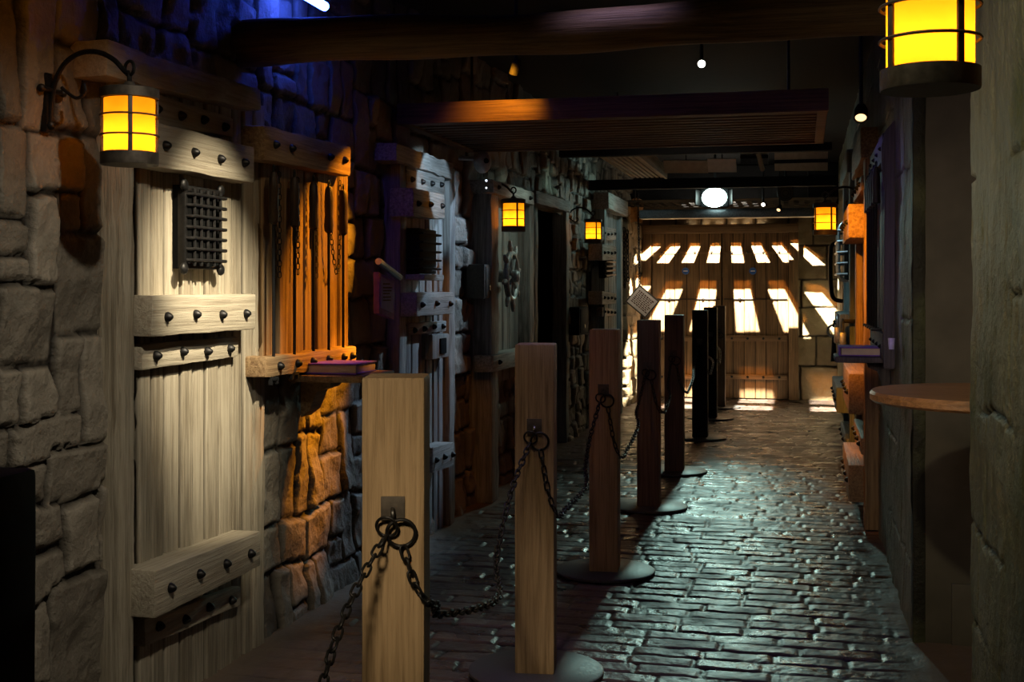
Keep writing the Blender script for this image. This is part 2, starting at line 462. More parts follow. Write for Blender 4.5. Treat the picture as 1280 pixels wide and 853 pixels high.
def planks(name, Y0, Y1, Z0, Z1, X, n, mat, parent, side=1, depth=.012, seed=0, gap=.005, res=.006, axis='x', vary=.004, zres=.04, tb=None):
    """a boarded panel: vertical boards with open joints; side=+1 faces +X, axis 'y' faces -Y"""
    ya = np.arange(Y0, Y1 + res * .5, res); za = np.linspace(Z0, Z1, max(3, int((Z1 - Z0) / zres)))
    A, B = np.meshgrid(ya, za, indexing='ij')
    rng = random.Random(seed); edges = [Y0]
    w = (Y1 - Y0) / n
    for k in range(1, n): edges.append(Y0 + w * (k + rng.uniform(-.16, .16)))
    edges.append(Y1)
    Aw = A + .004 * fbm(A * .1, B * 2.2, seed + 3) * 2
    h = np.zeros(A.shape); jt = np.zeros(A.shape); tn = np.zeros(A.shape)
    for k in range(n):
        sel = (Aw >= edges[k]) & (Aw < edges[k + 1]) if k < n - 1 else (Aw >= edges[k])
        d = np.minimum(Aw - edges[k], edges[k + 1] - Aw)
        off = rng.uniform(-vary, vary); tilt = rng.uniform(-.03, .03)
        hh = off + tilt * (Aw - (edges[k] + edges[k + 1]) / 2) - depth * (1 - sstep(gap * .2, gap * 1.3, d))
        h = np.where(sel, hh, h); jt = np.where(sel, 1 - sstep(gap * .25, gap * 1.1, d), jt); tn = np.where(sel, rng.uniform(-.5, .5), tn)
    h = h + .004 * fbm(A * 40, B * 1.2, seed + 7, 3)
    if axis == 'x':
        P = np.stack([X + side * h, A, B], -1); flip = side < 0
    else:
        P = np.stack([A, X - h, B], -1); flip = False
    o = grid_obj(name, P, mat, parent=parent, flip=flip)
    ca = o.data.color_attributes.new('joint', 'FLOAT_COLOR', 'POINT')
    ca.data.foreach_set('color', np.stack([jt, tn, jt * 0, jt * 0 + 1], -1).astype(np.float32).reshape(-1))
    return o

# ================================================================== SETTING
XL, XR, YB = -2.10, .425, 16.0

# ---- floor of worn pavers, rows laid across the passage
def make_floor():
    xs = np.arange(-2.35, 1.45, .0105)
    ys = np.concatenate([np.arange(-3, 2.3, .06), np.arange(2.3, 7.5, .0095), np.arange(7.5, 16.1, .015)])
    A, B = np.meshgrid(xs, ys, indexing='ij')
    row_h = .118
    Bw = B + .03 * fbm(A * .9, B * .9, 31) + .012 * fbm(A * 6, B * 6, 32)
    row = np.floor(Bw / row_h); fy = (Bw / row_h - row) * row_h
    L = .245 + .06 * _hash(row, row * 0 + 3, 5)
    off = _hash(row, row * 0 + 9, 8) * .3 + (np.mod(row, 2)) * .12
    Aw = A + off + .014 * fbm(A * 7, B * 7, 33)
    cx = np.floor(Aw / L); fx = (Aw / L - cx) * L
    dx = np.minimum(fx, L - fx); dy = np.minimum(fy, row_h - fy)
    c = .022
    e = np.minimum(dx, dy); near = (dx < c) & (dy < c)
    e = np.where(near, c - np.sqrt((c - dx) ** 2 + (c - dy) ** 2), e)
    body = sstep(.0015, .013, e)
    t = _hash(cx, row, 12); t2 = _hash(cx, row, 13) - .5; t3 = _hash(cx, row, 14) - .5
    h = body * (.0085 + .004 * t + .022 * t2 * (fx - L / 2) + .035 * t3 * (fy - row_h / 2)) + .004 * fbm(A * 45, B * 45, 36) * body + .009 * fbm(A * 14, B * 14, 35) - .016
    dl = A - XL; dr = .46 - A
    ed = 1.3 * np.exp(-np.maximum(dl, 0) / .16) + 1.0 * np.exp(-np.maximum(dr, 0) / .07)
    dust = np.clip(ed + (1.2 * np.clip(ed * 4, 0, 1) + .12) * fbm(A * 5, B * 5, 41), 0, 1)
    h = np.maximum(h, -.012 + .012 * dust)
    P = np.stack([A, B, h], -1)
    rel = np.stack([body, t, dust, np.ones_like(t)], -1)
    o = grid_obj('floor', P, M['floor'], rel, kind='structure'); tag(o, 'dark wet brick-paved floor of the passage', 'floor')
make_floor()

# ---- left wall of rough stones
near_px = [  # stones beside the pale cell door: left, top, right, bottom in the photo
    (0, 150, 40, 268), (40, 165, 108, 240), (108, 175, 152, 293), (0, 268, 42, 320), (42, 240, 76, 356), (76, 240, 108, 293),
    (0, 320, 42, 356), (76, 293, 152, 415), (0, 356, 76, 453), (76, 415, 106, 525), (106, 415, 152, 556), (0, 453, 30, 533),
    (30, 453, 76, 533), (0, 533, 18, 590), (18, 525, 106, 582), (18, 582, 66, 632), (66, 556, 152, 625), (0, 590, 18, 700),
    (18, 632, 84, 690), (84, 625, 128, 716), (128, 606, 152, 706), (40, 690, 84, 752), (0, 700, 40, 860), (40, 752, 66, 860), (66, 716, 152, 920),
    (0, -40, 30, 150), (30, -20, 76, 165), (76, -40, 130, 60), (76, 60, 116, 165), (116, 60, 152, 175), (130, -60, 152, 60)]
def make_left_wall():
    rng = random.Random(21); rects = []
    for (x0, y0, x1, y1) in near_px:
        xc = 76
        a = on_side(max(x0, -6), 400, XL).y; b = on_side(x1, 400, XL).y
        zt = on_side((x0 + x1) / 2, y0, XL).z; zb = on_side((x0 + x1) / 2, y1, XL).z
        # level the courses as seen at the middle of the patch
        rects.append((a, b, zb, zt))
    Y0n, Y1n = on_side(-6, 400, XL).y, on_side(152, 400, XL).y
    split_rect(-3, Y0n, -.1, 3.0, rng, rects, .09)
    split_rect(Y1n, 4.56, -.1, 3.0, rng, rects, .09)
    split_rect(4.56, 5.62, -.1, 1.1, rng, rects, .085, .8)
    split_rect(4.56, 5.62, 1.1, 3.0, rng, rects, .06)
    split_rect(5.62, 7.3, -.1, 3.0, rng, rects, .08, .8)
    split_rect(7.3, 9.66, -.1, 3.0, rng, rects, .08)
    split_rect(9.66, 16.1, -.1, 3.0, rng, rects, .05)
    ys = np.concatenate([np.arange(-3, 2.6, .07), np.arange(2.6, 3.56, .0065), np.arange(3.56, 4.5, .03), np.arange(4.5, 5.75, .008),
                         np.arange(5.75, 8.6, .011), np.arange(8.6, 16.02, .018)])
    zs = np.arange(-.04, 2.96, .0115)
    A, B = np.meshgrid(ys, zs, indexing='ij')
    h, body, t = stone_relief(A, B, rects, .034, 3, gap=.010, wob=.024, rough=.016)
    # ragged darker blocks from the recess onwards stand further out
    h = h + .03 * sstep(5.6, 5.9, A) * body * (t - .4)
    X = XL - .035 + h + .02 * fbm(A * 1.3, B * 1.3, 60)
    base = sstep(.18, 0, B) * .03
    X = X + base
    P = np.stack([X, A, B], -1)
    Ac = (A[:-1, :-1] + A[1:, 1:]) / 2; Bc = (B[:-1, :-1] + B[1:, 1:]) / 2
    keep = ~((Ac > 9.75) & (Ac < 11.02) & (Bc < 2.06))
    keep &= ~((Ac > 3.62) & (Ac < 4.48) & (Bc < 2.05))
    rel = np.stack([body, t, t * 0, np.ones_like(t)], -1)
    o = grid_obj('wall_left', P, M['stone_left'], rel, keep, kind='structure'); tag(o, 'rough dark stone wall along the left of the passage', 'wall')
make_left_wall()

# unlit passage behind the open doorway, its darkness put into a black box
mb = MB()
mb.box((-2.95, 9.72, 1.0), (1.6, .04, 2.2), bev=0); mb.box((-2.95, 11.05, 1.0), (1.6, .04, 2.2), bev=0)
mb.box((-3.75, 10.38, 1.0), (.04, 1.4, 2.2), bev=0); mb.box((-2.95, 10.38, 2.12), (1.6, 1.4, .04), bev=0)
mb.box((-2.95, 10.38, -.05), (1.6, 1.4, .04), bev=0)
tag(mb.build('trim_1', M['void'], smooth=0), 'box coloured black for the dark passage behind the left doorway', 'doorway', kind='structure')

# ---- back wall of ochre blocks
def make_back_wall():
    rng = random.Random(5); rects = []
    zc = [-.1, .42, .8, 1.16, 1.52, 1.95, 2.4, 3.0]
    for z0, z1 in zip(zc, zc[1:]):
        x = -2.3
        while x < .9:
            w = rng.uniform(.3, .5); rects.append((x, x + w, z0, z1)); x += w
    xs = np.arange(-2.25, .8, .012); zs = np.arange(-.04, 2.96, .012)
    A, B = np.meshgrid(xs, zs, indexing='ij')
    h, body, t = stone_relief(A, B, rects, .03, 77, wob=.012)
    rel = np.stack([body, t, t * 0, np.ones_like(t)], -1)
    o = grid_obj('wall_back', np.stack([A, YB + .02 - h, B], -1), M['stone_back'], rel, kind='structure'); tag(o, 'ochre stone block wall across the far end', 'wall')
make_back_wall()

# ---- right wall: plaster, with an alcove behind the near pillar
def plaster_patch(name, ys, zs, X, seed, label, flip=True, cut=None):
    A, B = np.meshgrid(ys, zs, indexing='ij'); rng = random.Random(seed); rects = []
    z = -.1
    while z < 3.0:
        hh = rng.uniform(.24, .42); y = ys[0] - .2 - rng.uniform(0, .4)
        while y < ys[-1] + .2:
            w = rng.uniform(.55, 1.0); rects.append((y, y + w, z, z + hh)); y += w
        z += hh
    h0, body, tb = stone_relief(A, B, rects, .006, seed, wob=.03, gap=.006, rough=.004)
    cr = (1 - body) * sstep(.40, .6, vnoise(A * 2.2, B * 3.1, seed + 4))
    streak = fbm(A * 22, B * 2.2, seed + 5, 4)
    h = .020 * fbm(A * 3.2, B * 3.2, seed + 1, 5) + .007 * streak - .014 * cr + .012 * fbm(A * 14, B * 9, seed + 11, 4)
    chip = sstep(.33, .37, fbm(A * 34, B * 13, seed + 6, 3) + .10 + .12 * fbm(A * 2, B * 2, seed + 9))
    t = np.clip(.45 + 1.1 * fbm(A * 2, B * 1.2, seed + 2, 5) + .8 * streak + 1.6 * chip, 0, 2.2)
    rel = np.stack([1 - cr * .85, t, t * 0, np.ones_like(t)], -1)
    o = grid_obj(name, np.stack([X - h, A, B], -1), M['plaster'], rel, flip=flip, kind='structure'); tag(o, label, 'wall')
zz = np.arange(-.04, 2.96, .012)
plaster_patch('wall_right_near', np.concatenate([np.arange(-3, 2.5, .08), np.arange(2.5, 3.581, .007)]), zz, .45, 101, 'olive plaster pillar wall nearest the camera on the right')
plaster_patch('wall_right', np.concatenate([np.arange(5.14, 9.2, .012), np.arange(9.2, 16.05, .025)]), zz, XR, 140, 'dark plaster wall along the right of the passage')
mb = MB(); mb.box((.90, 3.50, 1.45), (.86, .15, 3.0), bev=.02)
tag(mb.build('wall_alcove_near', M['plaster']), 'end of the near pillar facing the table alcove', 'wall', kind='structure')
mb = MB(); mb.box((1.35, 4.35, 1.45), (.08, 1.9, 3.0), bev=0)
tag(mb.build('wall_alcove', M['panel']), 'dark back of the table alcove', 'wall', kind='structure')
mb = MB(); mb.box((.875, 5.155, 1.45), (.88, .07, 3.0), bev=.012)
tag(mb.build('wall_panel', M['panel']), 'flat brown-grey panel facing down the passage beside the table', 'wall', kind='structure')
mb = MB(); mb.box((.45, 5.16, 1.45), (.05, .09, 3.0), bev=.012, cuts=[(2, 40)], jit=.01)
tag(mb.build('trim_2', M['plaster']), 'rough vertical edge strip beside the flat panel', 'trim', kind='structure')
mb = MB(); mb.box((.80, 5.112, .11), (.46, .02, .26), bev=.004)
tag(mb.build('baseboard_right', M['panel']), 'low skirting block at the foot of the flat panel', 'baseboard', kind='structure')

mb = MB(); mb.box((-.5, 6.5, 2.98), (4.2, 19.4, .06), bev=0)
tag(mb.build('ceiling', M['black'], smooth=0), 'black painted ceiling', 'ceiling', kind='structure')

# ================================================================== DOOR 1 — pale cell door on the left
def crossbar(name, X, l, r, depth, mat, root, boltpx=None, side=1, nb=4, jit=.008, seed=0, bev=.008, bl=None, inset=.12, yf=.5):
    q = wall_quad(X, l, r)
    mb = MB(); mb.slab(q, (-side * depth, 0, 0), bev=bev, cuts=[(1, 16)], jit=jit, seed=seed)
    o = mb.build(name, mat, root)
    pts = []
    for k in range(nb):
        f = inset + (1 - 2 * inset) * k / max(1, nb - 1)
        p = (q[0] * (1 - yf) + q[3] * yf).lerp(q[1] * (1 - yf) + q[2] * yf, f); pts.append(p + Vector((side * .002, 0, random.uniform(-.006, .006))))
    bolts(o, pts, (side, 0, 0), bl)
    return o

def cell_door_1():
    yl, yr = on_side(150, 400, XL).y, on_side(330, 400, XL).y
    t = thing('door_1', (XL, (yl + yr) / 2, 0), 'tall pale weathered plank cell door with bolted crossbars behind nearest left lantern', 'door', kind='structure')
    X0 = XL + .02
    planks('plank_panel', on_side(172, 400, X0).y, on_side(316, 400, X0).y, -.01, 2.16, X0, 9, M['door_pale_z'], t, seed=4, depth=.018, gap=.0095, res=.0028, zres=.05)
    for (a, b, dx, sd) in ((149, 168, .045, 1), (319, 331, .03, 2)):
        mb = MB(); q = wall_quad(XL + dx, (a, 190 if a < 200 else 130, 915 if a < 200 else 800), (b, 190 if a < 200 else 135, 905 if a < 200 else 797))
        zb = -.01
        for p in (q[2], q[3]): p.z = zb
        for p in (q[0], q[1]): p.z = 2.12
        mb.slab(q, (-.09, 0, 0), bev=.008, cuts=[(2, 40)], jit=.014, seed=sd); mb.build('door_jamb', M['door_pale_z'], t)
    mb = MB(); mb.slab(wall_quad(XL + .09, (133, 50, 97), (328, 112, 139)), (-.13, 0, 0), bev=.012, cuts=[(1, 30)], jit=.03, seed=3)
    mb.build('lintel', M['door_pale_y'], t)
    X1 = XL + .05; X2 = XL + .10
    crossbar('strap', X1, (180, 112, 152), (292, 148, 172), .05, M['door_pale_y'], t, nb=4, seed=5, bl=BOLT)
    crossbar('crossbar', X2, (188, 150, 207), (318, 184, 229), .10, M['door_pale_y'], t, nb=4, seed=6)
    crossbar('crossbar', X2, (190, 369, 421), (320, 368, 412), .10, M['door_pale_y'], t, nb=4, seed=7)
    crossbar('strap', X1, (178, 430, 463), (299, 421, 446), .05, M['door_pale_y'], t, nb=4, seed=8)
    crossbar('crossbar', X2 + .03, (194, 714, 774), (326, 664, 708), .13, M['door_pale_y'], t, nb=4, seed=9)
    crossbar('strap', X1, (182, 774, 810), (301, 733, 757), .05, M['door_pale_y'], t, nb=4, seed=10)
    # barred spy window
    Xg = XL + .05
    q = wall_quad(Xg, (226, 231, 336), (272, 238, 335))
    y0, y1 = q[0].y, q[1].y; z1, z0 = q[0].z, q[3].z
    w = MB(); w.box((Xg - .02, (y0 + y1) / 2, (z0 + z1) / 2), (.02, y1 - y0, z1 - z0), bev=0)
    g = w.build('spy_window', M['void'], t)
    mb = MB(); fr = .022
    for (c, s) in (((y0 + fr / 2, (z0 + z1) / 2), (fr, z1 - z0)), ((y1 - fr / 2, (z0 + z1) / 2), (fr, z1 - z0)), (((y0 + y1) / 2, z1 - fr / 2), (y1 - y0, fr)), (((y0 + y1) / 2, z0 + fr / 2), (y1 - y0, fr))):
        mb.box((Xg, c[0], c[1]), (.03, s[0], s[1]), bev=.004)
    for yy in (y0, y1):
        for zc in (z0, z1):
            mb.ball((Xg + .012, yy, zc), .021, (.6, 1, 1))
    mb.build('window_frame', M['iron'], g)
    for k in range(5):
        yy = y0 + (y1 - y0) * (k + .8) / 5.6
        mb = MB(); mb.cone((Xg + .03, yy, z0 + .01), (Xg + .03, yy, z1 - .01), .0065, n=8); mb.build('bar', M['iron'], g)
    for k in range(7):
        zc = z0 + (z1 - z0) * (k + .8) / 7.6
        mb = MB(); mb.tube([(Xg, y0 + .01, zc), (Xg + .035, y0 + .02, zc), (Xg + .035, y1 - .005, zc), (Xg + .02, y1 + .006, zc)], .006, 8); mb.build('bar', M['iron'], g)
cell_door_1()

# ================================================================== LANTERNS
def make_lantern():
    """origin at the middle of the lantern's base; wall side is -X (0.25 m away)"""
    t = thing('wall_lantern', (0, 0, 0), 'x', 'lantern')
    R = .079; H = .215
    W = dict(world=False)
    mb = MB(); mb.lathe([(0, 0), (R, 0), (R + .001, .004), (R + .001, .034), (R - .006, .036), (0, .036)], n=40); mb.build('base', M['lantern_iron'], t, **W)
    mb = MB(); mb.lathe([(0, H + .022), (.012, H + .02), (.02, H + .008), (R - .01, H + .002), (R + .002, H - .002), (R + .002, H - .028), (R - .004, H - .03), (0, H - .03)], n=40); mb.build('cap', M['lantern_iron'], t, **W)
    mb = MB(); mb.lathe([(R - .009, .036), (R - .009, H - .03)], n=40); mb.build('glass', M['amber'], t, smooth=60, **W)
    for z in (.082, .138):
        mb = MB(); mb.ring((0, 0, z), R + .001, .0028, (0, 0, 1), 40, 6); mb.build('hoop', M['lantern_iron'], t, **W)
    for k in range(4):
        a = math.radians(-58 + 90 * k); c, s = math.cos(a), math.sin(a)
        mb = MB(); mb.box((c * (R - .003), s * (R - .003), H / 2), (.005, .012, H - .05), (0, 0, a), bev=.001); mb.build('upright', M['lantern_iron'], t, **W)
    mb = MB(); mb.lathe([(0, .036), (.012, .036), (.012, .062), (.016, .072), (.018, .086), (.012, .1), (0, .108)], n=16); mb.build('bulb', M['lamp_amber'], t, **W)
    # scrolled bracket from the wall, with a ring at its end
    pts = [(-.25, 0, H - .09), (-.247, 0, H - .03), (-.235, 0, H + .03), (-.205, 0, H + .08), (-.155, 0, H + .108), (-.10, 0, H + .108), (-.05, 0, H + .085), (-.015, 0, H + .05), (-.002, 0, H + .045)]
    mb = MB(); mb.tube(smooth_path(pts, 30), .0075, 8); mb.ball((-.25, 0, H - .095), .014)
    mb.tube(smooth_path([(-.215, 0, H + .012), (-.17, .0, H - .02), (-.14, 0, H - .005), (-.145, 0, H + .02)], 14), .005, 8)
    mb.box((-.262, 0, H - .03), (.02, .03, .17), bev=.005)
    mb.tube([(-.245, -.05, H + .004), (-.245, .05, H + .004)], .007, 8); mb.ball((-.245, -.052, H + .004), .012); mb.ball((-.245, .052, H + .004), .012)
    mb.build('bracket', M['iron'], t, **W)
    mb = MB(); mb.ring((0, 0, H + .058), .02, .005, (.4, 1, 0), 18, 8); mb.cone((0, 0, H + .015), (0, 0, H + .04), .007, n=8); mb.build('hanging_ring', M['iron'], t, **W)
    return t

def smooth_path(pts, n):
    pts = [Vector(p) for p in pts]; P = [pts[0]] + pts + [pts[-1]]; out = []
    segs = len(pts) - 1
    for i in range(n + 1):
        s = i / n * segs; k = min(int(s), segs - 1); f = s - k
        a, b, c, d = P[k], P[k + 1], P[k + 2], P[k + 3]
        out.append(.5 * ((2 * b) + (c - a) * f + (2 * a - 5 * b + 4 * c - d) * f * f + (3 * b - a - 3 * c + d) * f ** 3))
    return out

LAN = [((-1.845, 3.13, 1.748), 0, 'amber lantern lit on a curved bracket before the pale cell door'),
       ((.205, 2.14, 1.728), PI, 'large amber lantern hanging by the near plaster pillar, top right'),
       ((-1.86, 7.93, 1.777), 0, 'amber lantern lit on bracket above the ship wheel door'),
       ((-1.87, 11.17, 1.82), 0, 'smallest amber lantern, on far left wall past the dark doorway'),
       ((.15, 8.66, 1.765), PI, 'amber lantern on right wall beside the orange-lit door')]
lan0 = make_lantern()
for i, (p, rz, lab) in enumerate(LAN):
    o = lan0 if i == 0 else copy_tree(lan0)
    o.location = p; o.rotation_euler = (0, 0, rz); tag(o, lab, 'lantern', 'amber wall lanterns')
    if rz: 
        for c in o.children:
            if c.name.startswith('upright'): pass

# ================================================================== STANCHIONS AND CHAINS
def make_post():
    t = thing('stanchion_post', (0, 0, 0), 'x', 'post'); W = dict(world=False)
    mb = MB(); mb.box((0, 0, .606), (.142, .142, 1.188), bev=.008, cuts=[(2, 14)], jit=.0035); mb.build('wooden_post', M['post'], t, **W)
    mb = MB(); mb.lathe([(0, .014), (.24, .014), (.247, .010), (.247, 0), (0, 0)], n=56); mb.build('base_plate', M['disc'], t, **W)
    mb = MB(); mb.box((0, -.073, .905), (.054, .006, .054), bev=.001); p = mb.build('ring_plate', M['lantern_iron'], t, **W)
    mb = MB(); mb.ring((0, -.082, .893), .012, .0048, (1, .15, 0), 14, 8); mb.build('staple', M['shiny_iron'], p, **W)
    mb = MB(); mb.ring((-.012, -.088, .866), .024, .0036, (.15, 1, .35), 24, 8); mb.build('ring', M['iron'], t, **W)
    mb = MB(); mb.ring((.020, -.086, .852), .032, .0044, (-.1, 1, .2), 26, 8); mb.build('ring', M['iron'], t, **W)
    return t
POSTS = [(-.905, 1.15, 0, 'black unlit stanchion post at the lower left edge of the frame'),
         (-.913, 2.71, 12, 'pale warm-lit wooden stanchion post nearest the camera, cut by frame bottom'),
         (-.947, 4.40, 7, 'brown stanchion post second in the row, round base at frame bottom'),
         (-.952, 6.04, 3, 'brown stanchion post third in the row, whole round base in view'),
         (-.958, 7.89, 1, 'dim brown stanchion post standing left of the hanging sign, fourth in the row'),
         (-.953, 9.46, 0, 'dim brown stanchion post fifth in the row, before the left door leaf'),
         (-.934, 11.65, 0, 'black silhouetted stanchion post, nearest of the three clustered ones'),
         (-.966, 13.43, 0, 'black silhouetted stanchion post, middle of the clustered three'),
         (-.956, 14.72, 0, 'farthest thin dark stanchion post just before the double doors')]
POSTS[4] = (*POSTS[4][:3], 'dim brown stanchion post just below the tilted hanging sign, fourth in row')
post0 = make_post(); posts = []
for i, (x, y, rz, lab) in enumerate(POSTS):
    o = post0 if i == 0 else copy_tree(post0)
    o.location = (x, y, 0); o.rotation_euler = (0, 0, math.radians(rz)); tag(o, lab, 'post', 'chained stanchion posts')
    posts.append(o)
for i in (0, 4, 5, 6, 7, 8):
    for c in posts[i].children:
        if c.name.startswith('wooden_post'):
            c.data = c.data.copy(); c.data.materials[0] = M['shaded_post'] if i in (3, 4, 5, 8) else M['unlit_post']

def link_chain(mb, path, L=.041, Wd=.024, r=.0032, n=8):
    """stadium links laid along a path"""
    path = [Vector(p) for p in path]; cum = [0]
    for a, b in zip(path, path[1:]): cum.append(cum[-1] + (b - a).length)
    def at(s):
        s = max(0, min(s, cum[-1])); 
        for k in range(len(path) - 1):
            if s <= cum[k + 1]: return path[k].lerp(path[k + 1], (s - cum[k]) / max(1e-9, cum[k + 1] - cum[k]))
        return path[-1]
    pitch = L - 4 * r * .95; cnt = max(1, int(cum[-1] / pitch)); pitch = cum[-1] / cnt
    for k in range(cnt):
        a, b = at(k * pitch), at((k + 1) * pitch); t = (b - a).normalized(); c = (a + b) / 2
        up = Vector((0, 0, 1)) if abs(t.z) < .8 else Vector((1, 0, 0))
        s1 = t.cross(up).normalized(); s2 = t.cross(s1).normalized()
        ang = (k % 2) * PI / 2 + PI / 4 + .25 * math.sin(k * 1.7)
        s = s1 * math.cos(ang) + s2 * math.sin(ang)
        hw = Wd / 2 - r; hl = L / 2 - r - hw; pts = []
        for j in range(6):
            q = -PI / 2 + PI * j / 5; pts.append(c + t * (hl + hw * math.cos(q)) + s * hw * math.sin(q))
        for j in range(6):
            q = PI / 2 + PI * j / 5; pts.append(c + t * (-hl + hw * math.cos(q)) + s * hw * math.sin(q))
        mb.tube(pts, r, n, True)
DROP = [(.72, .66, .62, .57), (.735, .69, .66, .61), (.67, .59, .565, .56), (.66, .58, .57, .57)] + [(.68, .62, .61, .60)] * 4
LOW = [.47, .52, .575, .64, .66, .66, .68, .7]
def chain(i, lab, low=.44):
    a, b = posts[i], posts[i + 1]
    def W(o, p):
        c, s = math.cos(o.rotation_euler.z), math.sin(o.rotation_euler.z)
        return Vector((o.location.x + c * p[0] - s * p[1], o.location.y + s * p[0] + c * p[1], p[2]))
    d = DROP[i]
    p0 = W(a, (.024, -.088, .822)); p1 = W(a, (.052, -.088, d[0])); p2 = W(a, (.080, -.066, d[1])); p2b = W(a, (.092, .03, d[2])); p2c = W(a, (.09, .14, d[3]))
    q = W(b, (-.016, -.092, .845)); L = q.y - p2c.y
    m1 = Vector((a.location.x + .07, p2c.y + L * .36, low)); m2 = Vector((b.location.x + .01, p2c.y + L * .62, low + .03)); m3 = Vector((b.location.x - .02, p2c.y + L * .84, .70))
    path = smooth_path([p0, p1, p2, p2b, p2c, m1, m2, m3, q], 90)
    mb = MB(); link_chain(mb, path, n=8 if i < 3 else 5)
    return tag(mb.build('barrier_chain', M['iron'], smooth=60), lab, 'chain', 'chains between the stanchions')
names = ['black chain rising from lower left edge to the nearest pale post', 'black chain sagging from the nearest pale post to the second post',
         'black chain sagging between second and third post', 'black chain between third and fourth post', 'dim chain between the fourth and fifth post',
         'dark chain from the fifth post to the clustered silhouetted posts', 'dark chain between the first and second silhouetted posts', 'dark chain between last two silhouetted posts by the doors']
for i in range(8): chain(i, names[i], LOW[i])

# ================================================================== LEFT TOOL RACK
def tool_rack_left():
    X0 = XL + .05
    t = thing('tool_rack', (XL, 5.0, 1.05), 'orange-lit wooden plank rack hung with branding irons on left wall', 'rack')
    q = wall_quad(X0, (328, 195, 470), (438, 200, 440))
    planks('backboard', q[0].y, q[1].y, 1.06, 1.93, X0, 7, M['rack_z'], t, seed=11, depth=.02, gap=.012, vary=.008)
    mb = MB(); mb.box((X0 - .035, (q[0].y + q[1].y) / 2, 1.5), (.03, q[1].y - q[0].y, .88), bev=.004); mb.build('back_panel', M['rack_z'], t)
    Xb = XL + .11
    def beam(l, r, sd, ys):
        qq = wall_quad(Xb, l, r); mb = MB(); mb.slab(qq, (-.10, 0, 0), bev=.012, cuts=[(1, 16)], jit=.014, seed=sd)
        o = mb.build('rack_beam', M['rack_y'], t)
        pts = [qq[0].lerp(qq[1], f).lerp(qq[3].lerp(qq[2], f), .5) + Vector((.002, 0, 0)) for f in ys]
        bolts(o, pts, (1, 0, 0))
    beam((331, 156, 200), (439, 184, 221), 4, (.10, .27, .72, .9))
    beam((333, 447, 473), (446, 433, 455), 5, (.12, .30, .46, .64, .82, .93))
    Xi = XL + .10
    tops = [(342, 205), (368, 212), (392, 218), (411, 224), (429, 229)]
    labs = ['branding iron with a dark wooden handle, leftmost on the rack', 'branding iron with dark handle, second from left on the rack', 'branding iron at the middle of the orange-lit rack',
            'branding iron with orange-lit handle, fourth on the rack by the looped chain', 'branding iron with reddish handle, rightmost on the rack']
    for k, ((px, py), lab) in enumerate(zip(tops, labs)):
        p = on_side(px, py, Xi); ln = [.86, .85, .84, .80, .78][k]
        b = thing('branding_iron', (p.x, p.y, p.z - .03), lab, 'iron', 'branding irons on the left rack'); Wd = dict(world=False)
        mb = MB(); mb.ring((0, 0, .012), .014, .003, (1, .2, 0), 14, 6); mb.build('hanging_loop', M['iron'], b, **Wd)
        mb = MB(); mb.lathe([(0, 0), (.010, -.002), (.017, -.02), (.020, -.07), (.018, -.13), (.021, -.17), (.019, -.195), (.009, -.205), (0, -.205)], n=14); mb.build('handle', M['handle'], b, **Wd)
        mb = MB(); mb.cone((0, 0, -.2), (.0, 0, -ln + .06), .0065, n=8); mb.build('shaft', M['black'], b, **Wd)
        mb = MB(); mb.box((0, 0, -ln + .055), (.016, .07, .014), bev=.003)
        for s in (-1, 1): mb.box((0, s * .028, -ln + .042), (.014, .014, .02), bev=.002)
        mb.build('brand_head', M['black'], b, **Wd)
    for (px, py, ln, lab) in ((349, 215, .42, 'thin chain hanging beside leftmost branding iron'), (372, 222, .40, 'thin chain hanging beside second branding iron'), (395, 222, .43, 'thin chain hanging beside the middle branding iron')):
        p = on_side(px, py, XL + .075); mb = MB(); link_chain(mb, [p, p + Vector((.0, .004, -ln * .5)), p + Vector((.002, 0, -ln))], .03, .018, .0022, 6)
        tag(mb.build('hanging_chain', M['iron'], smooth=60), lab, 'chain', 'chains on the left rack')
    a, b2 = on_side(413, 224, XL + .085), on_side(425, 226, XL + .085)
    mb = MB(); mid = (a + b2) / 2
    link_chain(mb, smooth_path([a, a + Vector((0, .01, -.25)), Vector((mid.x + .01, mid.y, a.z - .42)), b2 + Vector((0, -.005, -.25)), b2], 40), .03, .018, .0022, 6)
    tag(mb.build('hanging_chain', M['iron'], smooth=60), 'thin chain hung in a long loop at right of the rack', 'chain', 'chains on the left rack')
tool_rack_left()

def shelf(name, side, Xw, Y, Z, dx, dy, mat, lab):
    t = thing(name, (Xw, Y, Z - .03), lab, 'shelf')
    mb = MB(); mb.box((Xw + side * dx / 2, Y + dy / 2, Z - .014), (dx, dy, .028), bev=.006, cuts=[(0, 8)], jit=.006); mb.build('board', mat, t)
    mb = MB(); pr = [(0, 0), (dx * .42, 0), (dx * .40, -.03), (dx * .22, -.05), (dx * .12, -.13), (0, -.16)]
    mb.plate([Vector((Xw + side * a, Y + dy * .35, Z - .028 + b)) for a, b in pr], (0, .12, 0)); mb.build('bracket', mat, t)
    return t
shelf('wall_shelf', 1, -2.06, 4.72, 1.045, .33, .38, M['rack_y'], 'small wooden shelf under the left tool rack holding a purple book')
shelf('wall_shelf', -1, .425, 6.25, 1.065, .27, .36, M['purple_wood'], 'small dark shelf on the right wall holding a violet-lit book')

